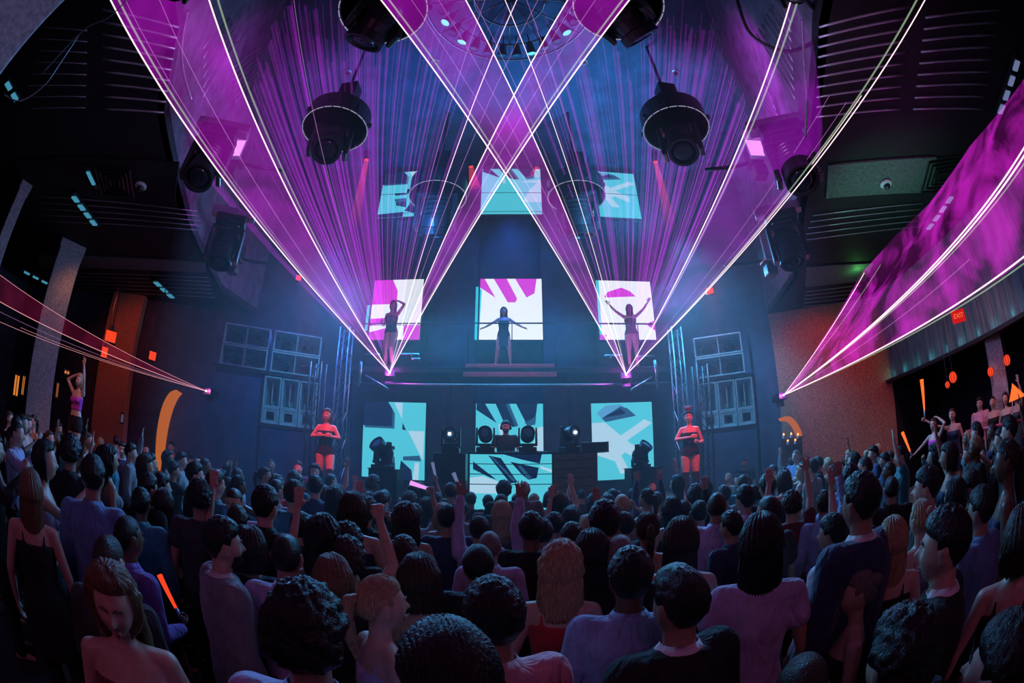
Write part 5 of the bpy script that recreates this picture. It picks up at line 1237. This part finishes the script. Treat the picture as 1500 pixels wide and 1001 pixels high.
# the packed rest of the floor: people between and behind the listed ones
def fill(cnt,gen,where,seed,lo=.40,zf=0.0,turn=16,pool=None):
    R_=random.Random(seed); n=0; tries=0
    while n<cnt and tries<cnt*60:
        tries+=1; x,y=gen(R_)
        if any((x-a)**2+(y-b)**2<lo*lo for a,b,_ in PEOPLE): continue
        hs=R_.choice(HS); fem=hs in('bob','long','pony','wavy'); hc=R_.choice(HC_); tc=R_.choice(TC)
        arms=R_.choice([('down','down')]*9+[('up','down'),('down','up'),('bent','down'),('phone','down')])
        az=math.atan2(x,y); yaw=R_.uniform(-turn,turn)*PI/180-az*(.5 if turn<40 else 1)*0+ (math.atan2(x,9.8-y) if turn<60 else 0)
        s=R_.uniform(.90,1.02)
        # keep the view over the near rows free
        g_='%s %s haired %s topped clubbers %s'%(hs,hc,tc,where)
        person_at((x,y,zf),yaw,s,fem,hs,hc,R_.choice(['mid','light','light','dark']),'tank' if fem else R_.choice(['shirt','tshirt']),tc,'trousers','black',arms[0],arms[1],
          'clubber, %s %s hair, %s top, %s'%({'buzz':'cropped','bob':'bobbed','pony':'knotted'}.get(hs,hs),hc,tc,where)+('' if arms==('down','down') else ', arm lifted'),group=g_,vox=.011)
        n+=1
def sector(a0,a1,r0,r1):
    return lambda R_:(lambda a,r:(math.sin(a)*r,math.cos(a)*r))(math.radians(R_.uniform(a0,a1)),R_.uniform(r0,r1))
fill(44,sector(-74,-36,2.6,8.6),'in the packed left bay crowd',21,.46)
fill(34,sector(36,76,2.8,8.2),'in the packed right bay crowd',22,.46)
fill(30,sector(-36,36,2.4,6.8),'in the middle of the dance floor',23,.44)
fill(10,sector(-72,-40,7.5,10.3),'by the left bay wall facing the room',24,.5,turn=180)
fill(10,sector(28,52,8.0,9.8),'by the right bay wall facing the room',25,.5,turn=180)
#--- end fill
# ------------------------------------------------------------------ dancers, DJ, people on raised floors
def performer(x,ytop,hd,zf,rel,sex,hair,hcol,skin,top,tcol,label,aR,aL,bottom=None,bcol='black',stance='stand',hgt=1.765,**k):
    r=ray(x,ytop); h=math.hypot(r.x,r.y); p=EYE+r*(hd/h); s=(p.z-zf)/hgt
    s=min(1.12,max(.88,s)); return person_at((p.x,p.y,zf),-math.atan2(r.x,r.y)+math.radians(rel),s,sex=='f',hair,hcol,skin,top,tcol,bottom,bcol,aR,aL,label,stance=stance,**k)
performer(577,441,10.75,4.34,150,'f','long','brown','light','bodysuit','black','dancer in silhouette before the middle left screen, one hand on her hair','bent','headtouch',stance='pop',face='plain')
performer(738,452,10.35,4.43,178,'f','wavy','brown','light','dress','black','dancer in silhouette before the middle centre screen with arms held out low','low','low',stance='wide')
performer(921,446,10.6,4.34,4,'f','long','red','light','bodysuit','maroon','dancer with long red hair before the middle right screen, both arms thrown up','wide','wide')
def boots(t,pm_stance,fem=True,col='cloth_black',zk=.60):
    mb=MB()
    for L in legs_of(pm_stance,True):
        h,kn,f,q=[Vector(v) for v in L]; a=kn*.8+h*.2
        limb(mb,[a,kn,kn*.6+f*.4+Vector((0,-.015,0)),f],[.078,.068,.068,.05],14); limb(mb,[f+Vector((0,-.035,-.03)),f+Vector((0,.02,-.025)),q],[.046,.046,.034],10,.8)
    me=build_remesh(mb,'boots',.012,2); put_part('boots',me,t,MAT[col])
t,_=performer(480,599,8.0,1.22,168,'f','bob','red','light','bodysuit','black','dancer in black lit red on the left podium, arms crossed before her','cross','cross',stance='pop',face='plain',vox=.007); boots(t,'pop')
mb=MB(); rr=[]
def vest(t,pm,cut=1.30): pass
t2,pm2=performer(1008,602,8.0,1.22,180,'f','short','black','light','bodysuit','black','dancer in a black bodysuit and feathered red headpiece on the right podium','cross','bent',stance='stand',face='plain',vox=.007); boots(t2,'stand')
mb=MB()
for k in range(9):
    a=-.9+1.8*k/8; limb(mb,[(0,.02,1.72),(math.sin(a)*.05,.03,1.80),(math.sin(a)*.11,.0,1.83+.03*math.cos(a))],[.03,.026,.010],8)
hp=mb.build('headpiece',MAT['cloth_red'],t2,smooth=True)
for sx,l in ((-3.42,'left'),(3.28,'right')):
    q=thing('podium','round dancer podium at the %s corner of the stage'%l,'podium',(sx,7.22,0)); mb=MB(); mb.lathe([(.001,0),(.52,0),(.52,1.17),(.50,1.21),(.001,1.21)],36); mb.build('drum_body',M['plastic'],q); mb=MB(); mb.lathe([(.50,1.14),(.54,1.14),(.54,1.18),(.50,1.18)],36); mb.build('rim',M['metalgrey'],q)
# DJ
t,pmj=performer(741,617,8.42,1.16,180,'m','short','black','light','tshirt','black','DJ in a black t shirt wearing headphones behind the booth','decks','decks',face='beard',vox=.007,stance='stand',bottom='trousers')
mb=MB(); mb.tube([Vector((.093*math.cos(a),.0,.02+.125*math.sin(a))) for a in [PI*k/16 for k in range(17)]],.011,8)
hp=mb.build('headphone_band',M['plastic'],t,smooth=True); hp.matrix_local=pmj['M']
for s_ in (-1,1):
    mb=MB(); mb.lathe([(.001,-.02),(.04,-.02),(.045,0),(.035,.022),(.001,.022)],20,(s_*.092,-.01,0),Matrix.Rotation(PI/2,3,'Y')); hp=mb.build('ear_cup',M['plastic'],t,smooth=True); hp.matrix_local=pmj['M']
# left raised dancer in magenta
t,_=performer(118,549,8.5,1.06,140,'f','long','blonde','light','tank','magenta','woman in a magenta top and black shorts dancing on a raised platform on the left','headtouch','high',bottom='shorts',face='plain')
q=thing('platform','dark platform under the woman in the magenta top','platform',(t.location.x,t.location.y,0),t.rotation_euler.z); mb=MB(); mb.box((0,0,.52),(.9,.9,1.04)); mb.build('box_body',M['plastic'],q,bevel=.02); mb=MB(); mb.box((0,0,1.05),(.96,.96,.02)); mb.build('top_edge',M['metal'],q)
# right recess
t,_=performer(1367,613,9.0,.37,150,'f','long','brown','light','dress','magenta','woman in a strapless magenta dress waving an orange light stick low','low','headtouch',face='plain')
wrist=lambda t,p,off:(Matrix.Translation(t.location)@t.rotation_euler.to_matrix().to_4x4()@Matrix.Scale(t.scale.x,4))@Vector(p)
h=wrist(t,(.60,.14,1.08),0); glow(h,onH(1322,634,8.9),.018,.035,'orange light stick held low by the woman in the magenta dress','batonorange')
t,_=performer(1394,598,9.1,.37,165,'f','bun','brown','light','dress','navy','woman in a dark blue dress holding a lit orange stick high on the right','reach','down',face='plain')
h=wrist(t,(.64,.19,1.68),0); glow(h,onH(1350,556,9.0),.018,.045,'orange light stick held high by the woman in the dark blue dress','batonorange')
performer(1434,582,9.9,.37,170,'m','short','black','light','shirt','pink','man in a pink shirt standing on the raised right recess floor','down','down',bottom='trousers',face='plain')
performer(1453,580,9.8,.37,172,'f','bun','black','light','tank','black','woman in a black top beside the man in the pink shirt','down','down',bottom='trousers')
performer(1472,575,9.6,.37,160,'f','long','brown','light','dress','black','woman with bare arms at the railing, right of the one in black','bent','down')
performer(1487,570,9.4,.37,150,'f','pony','brown','mid','dress','charcoal','woman under the bright orange sail shape at the right edge','down','up')
p0=onH(1478,590,8.9); q=thing('fabric_flag','bright orange pointed flag at the right edge','flag',p0,-math.atan2(p0.x,p0.y)); mb=MB(); mb.prism([(0,0),(.42,.02),(.13,.30)],-.012,.012); o=mb.build('cloth',M['batonorange'],q); o.rotation_euler=(PI/2,0,0)
mb=MB(); mb.tube([(-.14,0,-1.56),(.13,0,.3)],.012,8); mb.build('pole',M['batten'],q,smooth=True)
A,B=onH(1415,633,8.6),onH(1505,614,8.0); q=thing('railing','red lit rail in front of the raised right recess','railing',(A.x,A.y,0)); mb=MB(); mb.tube([A-q.location,B-q.location],.03,10); mb.build('hand_rail',M['redmat'],q,smooth=True)
for k in range(4):
    p=A.lerp(B,k/3)-q.location; mb=MB(); mb.tube([(p.x,p.y,0),(p.x,p.y,p.z)],.018,8); mb.build('post',M['metal'],q,smooth=True)
# tea lights beside the right alcove
M['flame']=emis('candle_flame',(1.0,.42,.12),2.2)
for i,(x,y) in enumerate(((1148,637),(1159,636),(1169,637),(1154,646),(1165,645))):
    c=onH(x,y,9.9); q=thing('candle',('first','second','third','first','second')[i]+' candle from the stage side in the '+('upper' if i<3 else 'lower')+' row by the right alcove','candle',c,0,'candles by the right alcove'); mb=MB(); mb.lathe([(.001,-.08),(.032,-.08),(.032,-.02),(.001,-.02)],14); mb.build('wax',MAT['cloth_white'],q); mb=MB(); ball(mb,(0,0,.005),(.022,.022,.03),12,8); mb.build('flame',M['flame'],q,smooth=True)
c=onH(1160,652,9.95); q=thing('candle_shelf','two tier shelf carrying the candles by the right alcove','shelf',(c.x,c.y,0),-math.atan2(c.x,c.y))
for x_,y_ in ((1158,641),(1160,650)):
    z=onH(x_,y_,9.95).z; mb=MB(); mb.box((0,0,z-.03),(.6,.14,.02)); mb.build('tier',M['wood'],q)
mb=MB(); mb.box((0,.05,onH(1158,641,9.95).z/2-.02),(.5,.04,onH(1158,641,9.95).z)); mb.build('stand',M['wood'],q)
# glow tubes waved in the crowd
for (x,y,w,dx,dy,L,lab,plab,mm) in ((621,716,20,-4,-19,.17,'upright pale light tube waved left of the booth','clubber in teal holding up the upright pale light tube','stripdim'),(608,739,22,-17,-5,.16,'pinkish light tube held almost flat left of the booth','clubber in grey holding the pinkish light tube','lenspurple'),(652,732,20,-6,-15,.13,'short pale light tube near the raised open hand','clubber in navy holding the short pale light tube','stripdim')):
    t,_=P(x,y,w,0,'m','short','black','mid','tshirt',{'t':'teal','g':'grey','n':'navy'}[plab[11]],plab,'fist','down',vox=.011)
    a=wrist0(t,(.195,.175,1.93)); px=F*.45/ (a-EYE).length; glow(a,a+Vector((dx*.01,-.02,-dy*.01)).normalized()*L*1.5,.018,.026,lab,mm)
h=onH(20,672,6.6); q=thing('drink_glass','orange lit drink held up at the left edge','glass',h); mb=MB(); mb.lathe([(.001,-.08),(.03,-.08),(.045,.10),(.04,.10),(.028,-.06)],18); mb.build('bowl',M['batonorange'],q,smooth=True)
